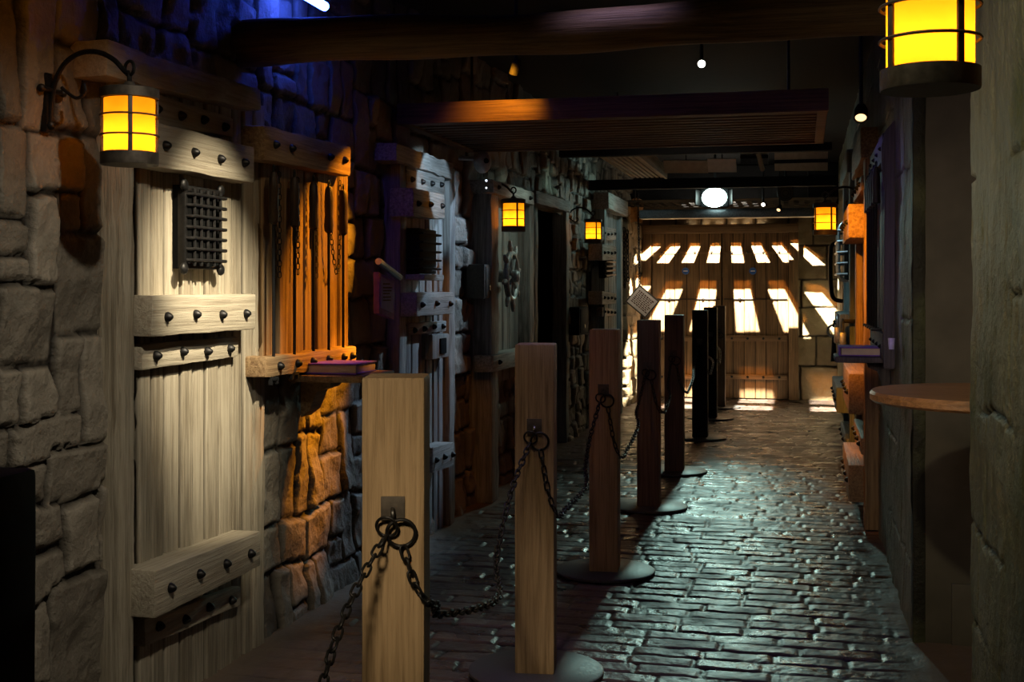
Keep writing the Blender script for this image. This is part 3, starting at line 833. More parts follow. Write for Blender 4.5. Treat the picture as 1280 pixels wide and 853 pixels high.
def book(loc, sx, sy, lab):
    t = thing('book', loc, lab, 'book', 'purple books on the wall shelves'); Wd = dict(world=False)
    mb = MB(); mb.box((0, 0, .003), (sx, sy, .006), bev=.001); mb.box((0, 0, .041), (sx, sy, .006), bev=.001); mb.box((-sx / 2 + .004, 0, .022), (.008, sy, .04), bev=.001); mb.build('cover', M['purple'], t, **Wd)
    mb = MB(); mb.box((.004, 0, .022), (sx - .016, sy - .014, .033), bev=.001); mb.build('pages', M['paper'], t, **Wd)
book((-1.90, 4.89, 1.047), .24, .25, 'flat purple book lying on the shelf under the orange rack')
book((.285, 6.43, 1.067), .22, .25, 'violet-edged book lying on the right wall shelf')

# ================================================================== DOOR 2 — blue-lit studded door
def cell_door_2():
    ya, yb = on_side(500, 300, XL).y, on_side(566, 300, XL).y
    t = thing('door_2', (XL, (ya + yb) / 2, 0), 'narrow blue-lit plank cell door with studded bars and a caged spy box', 'door', kind='structure')
    X0 = XL + .04
    planks('plank_panel', on_side(506, 300, X0).y, on_side(563, 300, X0).y, 0, 2.1, X0, 7, M['grey_z'], t, seed=14, depth=.02, gap=.01)
    for a, b in ((499, 507), (561, 568)):
        y0, y1 = on_side(a, 300, XL + .07).y, on_side(b, 300, XL + .07).y
        mb = MB(); mb.box((XL + .02, (y0 + y1) / 2, 1.06), (.11, y1 - y0, 2.12), bev=.01, cuts=[(2, 24)], jit=.02); mb.build('door_jamb', M['grey_z'], t)
    mb = MB(); mb.slab(wall_quad(XL + .10, (495, 178, 201), (567, 204, 225)), (-.14, 0, 0), bev=.012, cuts=[(1, 16)], jit=.03, seed=2); mb.build('lintel', M['grey_y'], t)
    X1, X2 = XL + .08, XL + .16
    crossbar('strap', X1, (508, 207, 237), (556, 222, 244), .05, M['grey_y'], t, nb=4, seed=15)
    crossbar('crossbar', X2, (517, 235, 271), (556, 243, 274), .13, M['grey_y'], t, nb=3, seed=16)
    crossbar('crossbar', X2, (521, 366, 396), (567, 365, 392), .13, M['grey_y'], t, nb=3, seed=17)
    crossbar('strap', X1, (511, 405, 420), (558, 401, 414), .05, M['grey_y'], t, nb=4, seed=18)
    crossbar('crossbar', X2, (541, 560, 592), (568, 553, 582), .12, M['grey_y'], t, nb=3, seed=19)
    # caged spy box with spikes
    q = wall_quad(XL + .16, (528, 285, 342), (549, 288, 340)); y0, y1, z1, z0 = q[0].y, q[1].y, q[0].z, q[3].z
    mb = MB(); mb.box((XL + .08, (y0 + y1) / 2, (z0 + z1) / 2), (.13, y1 - y0, z1 - z0), bev=.008); g = mb.build('spy_box', M['black'], t)
    for k in range(5):
        zc = z0 + (z1 - z0) * (k + .6) / 5.2; mb = MB(); mb.tube([(XL + .05, y0 - .012, zc), (XL + .165, y0 - .012, zc), (XL + .165, y1 + .012, zc), (XL + .05, y1 + .012, zc)], .006, 8); mb.build('bar', M['black'], g)
    mb = MB(); mb.box((XL + .10, (y0 + y1) / 2, z0 - .02), (.16, y1 - y0 + .05, .03), bev=.005); mb.build('sill', M['grey_y'], g)
    q = wall_quad(XL + .10, (541, 418, 450), (562, 417, 446)); mb = MB(); mb.slab(q, (-.08, 0, 0), bev=.01); h = mb.build('hatch', M['grey_z'], t)
    c = sum(q, Vector()) / 4; mb = MB(); mb.box(c + Vector((.004, .02, 0)), (.012, abs(q[1].y - q[0].y) * .34, (q[0].z - q[3].z) * .62), bev=.004); mb.build('hatch_slot', M['void'], h)
cell_door_2()

# leaning notice with purple sheet
q = wall_quad(XL + .12, (474, 340, 392), (493, 352, 400))
t = thing('notice_board', (XL + .1, q[0].y, q[3].z), 'purple notice board with faint lines beside the blue-lit door', 'sign')
mb = MB(); mb.slab(q, (-.03, 0, 0), bev=.004); mb.build('board', M['purple'], t)
mb = MB(); mb.tube([q[0] + Vector((.01, -.04, .05)), q[1] + Vector((.01, .05, .02))], .017, 10); mb.build('top_rail', M['steel'], t)
def qpt(q, u, v): return q[0].lerp(q[1], u).lerp(q[3].lerp(q[2], u), v)
mb = MB(); mb.slab([qpt(q, .1, .08) + Vector((.003, 0, 0)), qpt(q, .9, .08) + Vector((.003, 0, 0)), qpt(q, .9, .85) + Vector((.003, 0, 0)), qpt(q, .1, .85) + Vector((.003, 0, 0))], (-.004, 0, 0), bev=0); sh = mb.build('sheet', M['paper_violet'], t)
mb = MB()
for v in (.2, .28, .36, .44, .52, .60):
    a, b = qpt(q, .2, v), qpt(q, .55 + .25 * random.random(), v); mb.box((a + b) / 2 + Vector((.005, 0, 0)), (.002, (b - a).length, .006), bev=0)
mb.build('writing', M['ink'], sh)

# surveillance camera under the grating
p = on_side(603, 203, XL + .18)
t = thing('ceiling_camera', p, 'small pale round camera with dark lens high on the left wall', 'camera'); Wd = dict(world=False)
mb = MB(); mb.ball((0, 0, 0), .055, (1, 1, 1.25)); mb.cone((-.15, 0, .03), (0, 0, .02), .014, n=10); mb.build('housing', M['pale_plastic'], t, **Wd)
mb = MB(); mb.cone((.03, -.035, .005), (.042, -.05, .002), .018, .014, 14); mb.build('lens', M['black'], t, **Wd)
mb = MB(); mb.ball((.03, -.02, -.115), .007); mb.ball((.03, -.02, -.16), .006); mb.build('indicator_light', M['led'], t, **Wd)

# ================================================================== DOOR 3 — with the ship's wheel
def wheel_door():
    t = thing('door_3', (XL, 8.4, .7), 'plank hatch door in a heavy frame carrying an iron hand wheel', 'door', kind='structure')
    y0, y1 = on_side(615, 300, XL + .13).y, on_side(668, 300, XL + .13).y
    planks('plank_panel', y0 + .15, y1 - .12, .75, 2.06, XL + .04, 6, M['grey_z'], t, seed=24, depth=.02, gap=.012)
    for yy, w in ((y0 + .09, .2), (y1 - .08, .17)):
        mb = MB(); mb.box((XL + .05, yy, 1.03), (.16, w, 2.06), bev=.012, cuts=[(2, 24)], jit=.02); mb.build('door_jamb', M['grey_z'], t)
    mb = MB(); mb.slab(wall_quad(XL + .16, (617, 224, 241), (668, 240, 257)), (-.2, 0, 0), bev=.012, cuts=[(1, 16)], jit=.02, seed=7); l = mb.build('lintel', M['grey_y'], t)
    q = wall_quad(XL + .16, (617, 224, 241), (668, 240, 257)); bolts(l, [qpt(q, .1, .5), qpt(q, .88, .55)], (1, 0, 0))
    crossbar('crossbar', XL + .16, (617, 445, 466), (668, 434, 452), .13, M['grey_y'], t, nb=3, seed=20)
    # spoked hand wheel, axle along X
    c = Vector((XL + .17, 8.17, EYE + .085))
    mb = MB(); mb.ring(c, .155, .021, (1, 0, 0), 32, 10); w = mb.build('hand_wheel', M['wheel_iron'], t)
    mb = MB(); mb.cone(c - Vector((.14, 0, 0)), c + Vector((.035, 0, 0)), .042, n=18); mb.ball(c + Vector((.035, 0, 0)), .04, (.6, 1, 1)); mb.build('hub', M['wheel_iron'], w)
    for k in range(8):
        a = 2 * PI * k / 8 + .2; d = Vector((0, math.cos(a), math.sin(a)))
        mb = MB(); mb.cone(c + d * .03, c + d * .16, .013, n=8); mb.cone(c + d * .16, c + d * .20, .014, .019, 10); mb.cone(c + d * .20, c + d * .235, .019, .012, 10); mb.ball(c + d * .237, .0125)
        mb.build('spoke', M['wheel_iron'], w)
wheel_door()

# frame of the dark doorway
t = thing('door_4', (XL, 10.38, 0), 'rough timber frame around the dark open doorway', 'door frame', kind='structure')
for yy, w in ((9.70, .12), (11.06, .13)):
    mb = MB(); mb.box((XL - .05, yy, 1.05), (.13, w, 2.1), bev=.01, cuts=[(2, 20)], jit=.02); mb.build('door_jamb', M['teal_z'], t)
mb = MB(); mb.slab(wall_quad(XL + .12, (671, 238, 254), (713, 252, 266)), (-.2, 0, 0), bev=.012, cuts=[(1, 14)], jit=.02, seed=9); mb.build('lintel', M['grey_y'], t)

# small wall boxes
def wall_box(px, py, w, h, lab, mat, d=.12):
    p = on_side(px, py, XL + d); t = thing('lock_box', (XL + d, p.y, p.z - h / 2), lab, 'box')
    mb = MB(); mb.box((XL + d / 2, p.y, p.z), (d, w, h), bev=.008); mb.build('housing', mat, t)
    mb = MB(); mb.box((XL + d, p.y, p.z), (.012, w * .8, h * .85), bev=.004); c = mb.build('cover', mat, t)
    mb = MB(); mb.cone((XL + d, p.y, p.z - h * .2), (XL + d + .012, p.y, p.z - h * .2), .018, n=12); mb.build('lock', M['shiny_iron'], c)
wall_box(611, 352, .22, .22, 'small dull metal box on stones left of the hand wheel', M['lantern_iron'])
wall_box(730, 401, .5, .26, 'black square box low on far left wall below the smallest lantern', M['black'], .1)

# ================================================================== DOOR 5 — grey studded door at the far left
def cell_door_5():
    y0, y1 = on_side(751, 300, XL + .08).y, on_side(772, 300, XL + .08).y
    t = thing('door_5', (XL, (y0 + y1) / 2, 0), 'narrow grey studded plank door at the far end of left wall', 'door', kind='structure')
    planks('plank_panel', y0, y1, 0, 2.3, XL + .08, 7, M['teal_z'], t, seed=34, depth=.02, gap=.015, res=.02)
    for yy in (y0, y1):
        mb = MB(); mb.box((XL + .06, yy, 1.16), (.14, .12, 2.32), bev=.01); mb.build('door_jamb', M['teal_z'], t)
    mb = MB(); mb.box((XL + .1, (y0 + y1) / 2, 2.3), (.16, y1 - y0 + .2, .17), bev=.012, cuts=[(1, 10)], jit=.02); mb.build('lintel', M['grey_y'], t)
    for (ya, yb2, dx) in ((283, 301, .12), (305, 326, .2), (364, 381, .2), (384, 396, .12)):
        crossbar('crossbar', XL + dx, (753, ya, yb2), (770, ya + 3, yb2 - 1), dx - .06, M['grey_y'], t, nb=4, seed=ya, jit=.004)
    q = wall_quad(XL + .14, (756, 318, 348), (766, 320, 346)); mb = MB(); mb.slab(q, (-.06, 0, 0), bev=.004); g = mb.build('spy_window', M['void'], t)
    for k in range(5):
        a, b = qpt(q, -.1, (k + .5) / 5), qpt(q, 1.1, (k + .5) / 5); mb = MB(); mb.tube([a + Vector((.02, 0, 0)), b + Vector((.02, 0, 0))], .01, 6); mb.build('bar', M['iron'], g)
cell_door_5()

# stone pier and things at the far left corner
def pier(name, x0, x1, y, depth, z1, mat, lab, seed):
    xs = np.arange(0, 1.001, .02); zs = np.arange(0, z1 + .001, .02)
    # wrap: front face then side face towards +X
    prof = [(x0, y + depth), (x0, y), (x1, y), (x1, y + depth)]
    pts = []; Lc = 0; S = []
    for (a, b) in zip(prof, prof[1:]):
        n = max(2, int(math.dist(a, b) / .018))
        for k in range(n): pts.append((a[0] + (b[0] - a[0]) * k / n, a[1] + (b[1] - a[1]) * k / n)); S.append(Lc + math.dist(a, b) * k / n)
        Lc += math.dist(a, b)
    pts.append(prof[-1]); S.append(Lc); pts = np.array(pts); S = np.array(S)
    A, B = np.meshgrid(S, zs, indexing='ij'); rng = random.Random(seed); rects = []; split_rect(-.05, Lc + .05, -.05, z1 + .05, rng, rects, .07)
    h, body, tt = stone_relief(A, B, rects, .03, seed)
    tang = np.gradient(pts, axis=0); nx = tang[:, 1]; ny = -tang[:, 0]; l = np.sqrt(nx ** 2 + ny ** 2) + 1e-9
    P = np.stack([pts[:, 0, None] + (nx / l)[:, None] * h, pts[:, 1, None] + (ny / l)[:, None] * h, B], -1)
    o = grid_obj(name, P, mat, np.stack([body, tt, tt * 0, np.ones_like(tt)], -1), kind='structure'); tag(o, lab, 'pier')
pier('trim_3', XL - .04, XL + .06, 14.55, 1.5, 2.4, M['stone_back'], 'yellow-lit stone pier at the far left corner beside the double doors', 55)

# bunch of chains hanging by the pier
for k, (px, y0, ln) in enumerate(((776, 282, .85), (780, 285, .7), (784, 288, .6))):
    p = on_cross(px, y0, 14.3 + .06 * k); mb = MB(); link_chain(mb, [p, p + Vector((.01, 0, -ln))], .07, .045, .007, 5)
    tag(mb.build('hanging_chain', M['iron'], smooth=60), 'heavy chain hanging at the far left corner, %s of three' % ('left', 'middle', 'right')[k], 'chain', 'chains at the far left corner')

# draped sackcloth on the corner beam
p = on_cross(787, 264, 14.9); xs = np.linspace(-.17, .17, 40); zs = np.linspace(-.16, .12, 36)
A, B = np.meshgrid(xs, zs, indexing='ij')
wv = .03 * np.sin(A * 40 + B * 12) + .05 * fbm(A * 12, B * 9, 9)
P = np.stack([p.x + A * (1 + .3 * B), p.y - .05 + wv - .2 * np.maximum(B, 0), p.z + B + .03 * np.sin(A * 18)], -1)
tag(grid_obj('draped_cloth', P, M['cloth']), 'brown sackcloth draped high in the far left corner', 'cloth')

# tilted hanging sign
def hanging_sign():
    Y = 13.85; c = on_cross(803, 377, Y); t = thing('hanging_sign', c, 'small white text sign hung tilted on a chain at left of the double doors', 'sign'); Wd = dict(world=False)
    a = math.radians(-40); R = Euler((0, -a, 0)).to_matrix()
    w, h = .265, .22
    def V(x, y, z): return R @ Vector((x, y, z))
    mb = MB(); mb.box((0, 0, 0), (w + .03, .02, h + .03), (0, -a, 0), bev=.003); mb.build('backing_board', M['lantern_iron'], t, **Wd)
    mb = MB(); mb.box((0, -.012, 0), (w, .006, h), (0, -a, 0), bev=.001); s = mb.build('sheet', M['paper'], t, **Wd)
    mb = MB()
    rng = random.Random(3)
    for k in range(8):
        z = h * .33 - k * h * .093; x = -w * .40
        while x < w * .36:
            l = rng.uniform(.012, .03); mb.box(V(x + l / 2, -.0155, z), (l, .0015, .012 if k else .017), (0, -a, 0), bev=0); x += l + .008
    mb.build('writing', M['ink'], s, **Wd)
    mb = MB(); top = Vector((-.03, .0, .195)); link_chain(mb, [Vector((-.03, 0, .16)), Vector((-.06, 0, 2.95 - c.z))], .05, .03, .005, 5); mb.build('hanger_chain', M['iron'], t, **Wd)
hanging_sign()

# ================================================================== DOUBLE DOORS at the far end
def back_door(n, pxa, pxb, lab):
    Yd = YB - .07; a, b = on_cross(pxa, 400, Yd).x, on_cross(pxb, 400, Yd).x
    z1 = on_cross(900, 292, Yd).z
    t = thing('door_%d' % n, ((a + b) / 2, Yd, 0), lab, 'door', kind='structure')
    planks('plank_panel', a, b, .01, z1, Yd, 6, M['backdoor_z'], t, axis='y', seed=40 + n, depth=.007, gap=.006, res=.004)
    def rail(y, h, dep, nb, nm, mat, me):
        p0, p1 = on_cross(pxa + 2, y, Yd - dep), on_cross(pxb - 2, y, Yd - dep); mb = MB(); mb.box(((p0.x + p1.x) / 2, Yd - dep / 2, p0.z), (p1.x - p0.x, dep, h), bev=.004)
        o = mb.build(nm, mat, t); bolts(o, [(p0.x + (p1.x - p0.x) * (k + .5) / nb, Yd - dep - .001, p0.z) for k in range(nb)], (0, -1, 0), me)
    rail(316, .035, .02, 4, 'strap', M['backdoor_x'], BOLT)
    rail(423, .07, .035, 4, 'door_rail', M['backdoor_x'], BOLT)
    rail(471, .06, .03, 4, 'strap', M['backdoor_x'], BOLT)
    rail(374, .012, .03, 2, 'bar', M['iron'], BOLT)
    px = 857 if n == 6 else 941
    c = on_cross(px, 339, Yd - .008); mb = MB(); mb.cone(c, c + Vector((0, -.006, 0)), .045, n=28); s = mb.build('door_sticker', M['blue_sign'], t)
    s['label'] = 'round blue sticker with a white bar'
    mb = MB(); mb.box(c + Vector((0, -.007, 0)), (.055, .002, .011), bev=0); mb.build('sticker_bar', M['white'], s)
back_door(6, 815, 902, 'left leaf of the brown double doors with light patches, behind the posts')
back_door(7, 903, 986, 'right leaf of the brown double doors striped by light patches')
t = thing('trim_4', (-1, YB - .05, 0), 'heavy brown timber frame around the far double doors', 'door frame', kind='structure')
for a, b in ((803, 814), (986, 998)):
    x0, x1 = on_cross(a, 400, YB - .1).x, on_cross(b, 400, YB - .1).x; mb = MB(); mb.box(((x0 + x1) / 2, YB - .06, 1.06), (x1 - x0, .14, 2.12), bev=.01, cuts=[(2, 20)], jit=.01); mb.build('frame_post', M['backdoor_z'], t)
x0, x1 = on_cross(803, 287, YB - .1).x, on_cross(998, 287, YB - .1).x
mb = MB(); mb.box(((x0 + x1) / 2, YB - .07, on_cross(900, 286, YB - .1).z), (x1 - x0, .16, .11), bev=.01, cuts=[(0, 20)], jit=.01); mb.build('frame_header', M['backdoor_x'], t)

# ================================================================== RIGHT WALL FURNITURE
def right_rack():
    t = thing('tool_rack', (XR, 6.6, 1.1), 'dusky violet-lit tool rack with arched end board on right wall', 'rack')
    planks('backboard', 6.1, 7.25, 1.1, 2.15, XR - .03, 6, M['purple_wood'], t, side=-1, seed=60, depth=.015, gap=.01)
    pr = [(.03, 1.02), (-.02, 1.02), (-.02, 1.3), (-.015, 1.85), (-.03, 1.98), (-.03, 2.08), (-.012, 2.15), (.03, 2.2)]
    for yy in (6.08, 7.22):
        mb = MB(); mb.plate([(XR + a - .03, yy, z) for a, z in pr], (0, .05, 0), bev=.004); mb.build('end_board', M['purple_wood'], t)
    for z, dx in ((2.08, .055), (1.12, .055)):
        mb = MB(); mb.box((XR - dx / 2, 6.67, z), (dx, 1.1, .13), bev=.01); o = mb.build('rack_beam', M['purple_wood'], t)
        bolts(o, [(XR - dx, 6.25 + .28 * k, z) for k in range(4)], (-1, 0, 0), BOLT_S)
right_rack()
for k in range(5):
    y = 6.27 + .2 * k
    b = thing('iron_rod_tool', (XR - .075, y, 2.0), 'long dark iron rod tool on the right rack, %s from the camera' % ('nearest', 'second', 'third', 'fourth', 'farthest')[k], 'iron', 'rod tools on the right rack'); Wd = dict(world=False)
    mb = MB(); mb.ring((0, 0, .01), .014, .003, (1, .2, 0), 14, 6); mb.build('hanging_loop', M['iron'], b, **Wd)
    mb = MB(); mb.lathe([(0, 0), (.012, -.005), (.02, -.06), (.017, -.13), (.02, -.18), (0, -.19)], n=12); mb.build('handle', M['handle'], b, **Wd)
    mb = MB(); mb.cone((0, 0, -.18), (0, 0, -.8), .0065, n=8); mb.build('shaft', M['iron'], b, **Wd)
    mb = MB(); mb.box((0, 0, -.8), (.05, .05, .014), bev=.003); mb.build('brand_head', M['iron'], b, **Wd)

# small pale tag on the right plaster wall
mb = MB(); mb.cone((.0, 0, 0), (0, 0, .05), .012, .016, 10); o = mb.build('cord_tag', M['pale_plastic']); o.location = (.385, 5.72, 1.13); tag(o, 'small pale tag hanging on right plaster wall below the violet edge', 'tag')

def plank_door_right(n, X, y0, y1, z1, mz, my, lab, bars, seed):
    t = thing('door_%d' % n, (XR, (y0 + y1) / 2, 0), lab, 'door', kind='structure')
    planks('plank_panel', y0 + .1, y1 - .1, 0, z1, X + .03, 6, mz, t, side=-1, seed=seed, depth=.02, gap=.015, res=.012)
    for yy in (y0 + .06, y1 - .06):
        mb = MB(); mb.box((X + .04, yy, z1 / 2 + .04), (.11, .14, z1 + .08), bev=.012, cuts=[(2, 20)], jit=.012); mb.build('door_jamb', mz, t)
    mb = MB(); mb.box((X + .03, (y0 + y1) / 2, z1 + .09), (.14, y1 - y0 + .1, .18), bev=.012, cuts=[(1, 14)], jit=.02); mb.build('lintel', my, t)
    for (za, zb, dx) in bars:
        mb = MB(); mb.box((X + .03 - dx / 2, (y0 + y1) / 2, (za + zb) / 2), (dx, y1 - y0 - .22, zb - za), bev=.01, cuts=[(1, 14)], jit=.012, seed=int(za * 10)); o = mb.build('crossbar', my, t)
        bolts(o, [(X + .03 - dx, y0 + .25 + (y1 - y0 - .5) * k / 3, (za + zb) / 2) for k in range(4)], (-1, 0, 0))
    return t
plank_door_right(8, .365, 7.42, 8.75, 2.15, M['orange_z'], M['orange_y'], 'orange-lit plank door with bolted crossbars on the right wall',
                 [(1.98, 2.07, .06), (1.70, 1.90, .13), (.66, .90, .13), (.42, .52, .06), (.14, .36, .13)], 70)
t9 = plank_door_right(9, .37, 9.9, 11.5, 2.3, M['teal_z'], M['teal_z'], 'grey-teal plank door with spiked grille at far right', [(1.02, 1.20, .12), (.42, .62, .14), (.10, .22, .07)], 71)
# spiked grille on the grey-teal door
mb = MB(); mb.box((.37, 10.75, 1.7), (.03, .8, .46), bev=.004); g = mb.build('spy_window', M['void'], t9)
for k in range(6):
    y = 10.42 + .13 * k; mb = MB(); mb.tube(smooth_path([(.37, y, 1.95), (.30, y, 1.92), (.29, y, 1.7), (.30, y, 1.5), (.37, y, 1.46)], 12), .010, 8); mb.build('bar', M['steel'], g)
for k in range(5):
    z = 1.52 + .09 * k; mb = MB(); mb.tube([(.36, 10.36, z), (.28, 10.38, z), (.28, 11.1, z), (.36, 11.13, z)], .010, 8); mb.build('bar', M['steel'], g)
# padlocks hung by the grey-teal door
for k, (y, z, x, lab) in enumerate(((9.82, 1.0, .30, 'steel padlock hanging beside grey-teal door, nearer one'), (10.15, 1.03, .27, 'steel padlock hanging beside grey-teal door, farther one'))):
    t = thing('padlock', (x, y, z), lab, 'padlock', 'padlocks on the right wall'); Wd = dict(world=False)
    mb = MB(); mb.box((0, 0, 0), (.05, .12, .13), bev=.012); mb.build('lock_body', M['steel'], t, **Wd)
    mb = MB(); mb.tube(smooth_path([(0, -.04, .05), (0, -.04, .12), (0, 0, .16), (0, .04, .12), (0, .04, .05)], 16), .011, 8); mb.build('shackle', M['steel'], t, **Wd)
    mb = MB(); mb.box((.05, 0, .15), (.10, .03, .03), bev=.004); mb.build('hasp', M['iron'], t, **Wd)
# ring with keys far right
t = thing('iron_ring', (.30, 12.6, .98), 'iron ring with a hook hanging at the far end of right wall', 'ring'); Wd = dict(world=False)
mb = MB(); mb.ring((0, 0, 0), .06, .012, (.2, 1, 0), 20, 8); mb.build('ring', M['steel'], t, **Wd)
mb = MB(); mb.box((.06, 0, .06), (.14, .04, .05), bev=.006); mb.build('hook_plate', M['iron'], t, **Wd)
mb = MB(); mb.cone((0, 0, -.05), (0, 0, -.3), .016, .03, 10); mb.build('pendant', M['iron'], t, **Wd)
# long iron hinges/pipe standing out at the far end
t = thing('iron_bracket', (.33, 13.0, 1.35), 'dark iron bracket bar standing on the far right wall by the lantern', 'bracket'); Wd = dict(world=False)
mb = MB(); mb.tube(smooth_path([(.08, 0, .52), (-.03, 0, .5), (-.05, 0, .4), (-.05, 0, .1), (-.02, 0, -.05), (.08, 0, -.08)], 24), .022, 8); mb.build('bar', M['iron'], t, **Wd)
mb = MB(); mb.box((.08, 0, .2), (.03, .1, .8), bev=.006); mb.build('mounting_plate', M['iron'], t, **Wd)

# round wall table in the alcove
t = thing('round_table', (.62, 4.22, 0), 'round brown wooden bar table in the alcove behind the near pillar', 'table')
mb = MB(); mb.lathe([(0, 1.03), (.395, 1.03), (.405, 1.038), (.405, 1.056), (.398, 1.066), (0, 1.066)], (.62, 4.22, 0), 64); mb.build('tabletop', M['table'], t)
mb = MB(); mb.lathe([(0, .02), (.2, .02), (.21, .01), (.21, 0), (0, 0)], (.84, 4.3, 0), 32); mb.build('foot', M['iron'], t)
mb = MB(); mb.cone((.84, 4.3, .01), (.84, 4.3, 1.0), .035, n=16); mb.build('column', M['iron'], t)
mb = MB(); mb.box((.70, 4.25, 1.014), (.42, .08, .03), bev=.004); mb.build('brace', M['iron'], t)

# ================================================================== OVERHEAD
def log_beam():
    a = on_cross(296, 57, 4.42); b = Vector((.98, 4.42, a.z + .0))
    pts = []; rr = []
    for k in range(41):
        f = k / 40; p = a.lerp(b, f) + Vector((-.12 * (1 - f), .02 * math.sin(f * 7), .012 * math.sin(f * 11))); pts.append(p); rr.append(.082 + .007 * math.sin(f * 9 + 1) + .004 * math.sin(f * 31))
    mb = MB(); mb.tube(pts, .08, 20, False, rr); tag(mb.build('log_beam', M['beam_x'], smooth=60), 'round log beam across the passage above the posts', 'beam')
log_beam()
def grating():
    Y = 6.2; a = on_cross(493, 143, Y); b = on_cross(1036, 130, Y)
    xa, xb, z1, z0 = -2.08, b.x, 2.375, 2.265
    t = thing('timber_grating', ((xa + xb) / 2, Y, z0), 'dark timber grating with red-brown front board, hung from the ceiling', 'grating')
    mb = MB(); mb.box(((xa + xb) / 2, Y, (z0 + z1) / 2), (xb - xa, .05, z1 - z0), bev=.006, cuts=[(0, 20)], jit=.006); mb.build('front_board', M['fascia'], t)
    mb = MB(); mb.box(((xa + xb) / 2, 7.55, (z0 + z1) / 2), (xb - xa, .05, z1 - z0), bev=.006); mb.build('rear_board', M['fascia'], t)
    for x in (xa + .03, xb - .03):
        mb = MB(); mb.box((x, 6.875, (z0 + z1) / 2), (.05, 1.3, z1 - z0), bev=.005); mb.build('side_board', M['fascia'], t)
    mb = MB()
    for k in range(12): mb.box(((xa + xb) / 2, 6.32 + .105 * k, 2.29), (xb - xa - .08, .045, .03), bev=.003)
    mb.build('slats', M['fascia'], t)
    for k in range(9):
        mb = MB(); mb.box((xa + .22 + k * (xb - xa - .4) / 8, 6.875, 2.325), (.04, 1.3, .04), bev=.003); mb.build('runner', M['fascia'], t)
    mb = MB(); mb.box(((xa + xb) / 2, 6.875, 2.372), (xb - xa - .06, 1.3, .012), bev=0); mb.build('top_sheet', M['black'], t)
    for x in (xa + .2, xb - .2):
        mb = MB(); mb.cone((x, 6.95, z1), (x, 6.95, 2.95), .008, n=8); mb.build('hanger_rod', M['iron'], t)
grating()
def cross_beam(Y, py, h, px0, px1, lab, mat, name='ceiling_beam', dep=.1):
    a, b = on_cross(px0, py, Y), on_cross(px1, py, Y); mb = MB(); mb.box(((a.x + b.x) / 2, Y, (a.z + b.z) / 2), (b.x - a.x, dep, h), bev=.006)
    return tag(mb.build(name, mat), lab, 'beam')
cross_beam(12.3, 229, .10, 736, 1046, 'black beam across the passage just above the glowing cool lamp', M['black'])
cross_beam(9.3, 188, .06, 700, 1040, 'black beam across the passage behind the grating', M['black'])
# steel duct before the doors and dark header
a, b = on_cross(800, 271, 13.72), on_cross(1030, 271, 13.72)
mb = MB(); mb.box(((a.x + b.x) / 2, 13.72, a.z + .02), (b.x - a.x, .18, .10), bev=.02); tag(mb.build('ceiling_duct', M['duct']), 'dark steel duct across the passage over the double doors', 'duct')
a, b = on_cross(800, 248, 14.6), on_cross(1040, 248, 14.6)
mb = MB(); mb.box(((a.x + b.x) / 2, 15.55, 2.68), (b.x - a.x + .6, .05, .5), bev=.01); tag(mb.build('trim_5', M['black']), 'black header board above the double doors', 'header', kind='structure')
# slatted vent panel
def slat_panel():
    c = [on_cross(742, 198, 10.0), on_cross(792, 193, 10.0)]; Y0, Y1 = 9.5, 11.6; z = 2.46
    x0 = on_cross(742, 200, Y0).x; x1 = x0 + .33
    t = thing('slatted_panel', ((x0 + x1) / 2, 10.5, z), 'pale slatted wooden panel hanging under ceiling at far left', 'panel')
    mb = MB()
    for k in range(7): mb.box((x0 + .03 + k * (x1 - x0 - .06) / 6, (Y0 + Y1) / 2, z), (.028, Y1 - Y0, .03), bev=.003)
    mb.build('slats', M['slatwood'], t)
    mb = MB(); mb.box((x1 + .01, (Y0 + Y1) / 2, z + .03), (.02, Y1 - Y0, .12), bev=.003); mb.build('side_board', M['slatwood'], t)
    mb = MB(); mb.box(((x0 + x1) / 2, (Y0 + Y1) / 2, z + .035), (x1 - x0, Y1 - Y0, .01), bev=0); mb.build('backing', M['black'], t)
    for yy in (Y0 + .15, Y1 - .15):
        mb = MB(); mb.cone(((x0 + x1) / 2, yy, z + .04), ((x0 + x1) / 2, yy, 2.95), .008, n=8); mb.build('hanger_rod', M['iron'], t)
slat_panel()
def ceiling_board(px0, px1, py0, py1, Y, lab, mat=None, tilt=.25, cat='panel', nm='ceiling_board'):
    a, b = on_cross(px0, py0, Y), on_cross(px1, py1, Y); c = (a + b) / 2
    mb = MB(); mb.box((0, 0, 0), (abs(b.x - a.x), .02 + abs(a.z - b.z) / math.tan(tilt) * .3, .015), (tilt, 0, 0), bev=.003); o = mb.build(nm, mat or M['card']); o.location = (c.x, c.y + .2, c.z)
    mb2 = MB(); mb2.cone((0, 0, 0), (0, 0, 2.95 - c.z), .006, n=6); h = mb2.build('hanger_rod', M['iron'], o, world=False)
    return tag(o, lab, cat)
def tilted(px0, px1, py0, py1, Y, lab, mat, sub=None):
    """board seen from below, nearly vertical, hung from the ceiling"""
    q = [on_cross(px0, py0, Y), on_cross(px1, py0, Y), on_cross(px1, py1, Y + .0), on_cross(px0, py1, Y)]
    q[2].y += .12; q[3].y += .12; c = sum(q, Vector()) / 4
    t = thing('ceiling_board', c, lab, 'board')
    mb = MB(); mb.slab(q, (0, .015, .008), bev=.002); mb.build('board', mat, t)
    mb = MB(); mb.cone(c + Vector((0, .03, 0)), Vector((c.x, c.y + .03, 2.95)), .006, n=6); mb.build('hanger_rod', M['iron'], t)
    if sub:
        mb = MB(); mb.box(c + Vector((0, -.02, 0)), (q[1].x - q[0].x, .02, .03), bev=.002); mb.build('cross_strip', sub, t)
tilted(829, 884, 201, 215, 11.0, 'wide beige ceiling board left of the pale folded one', M['card'])
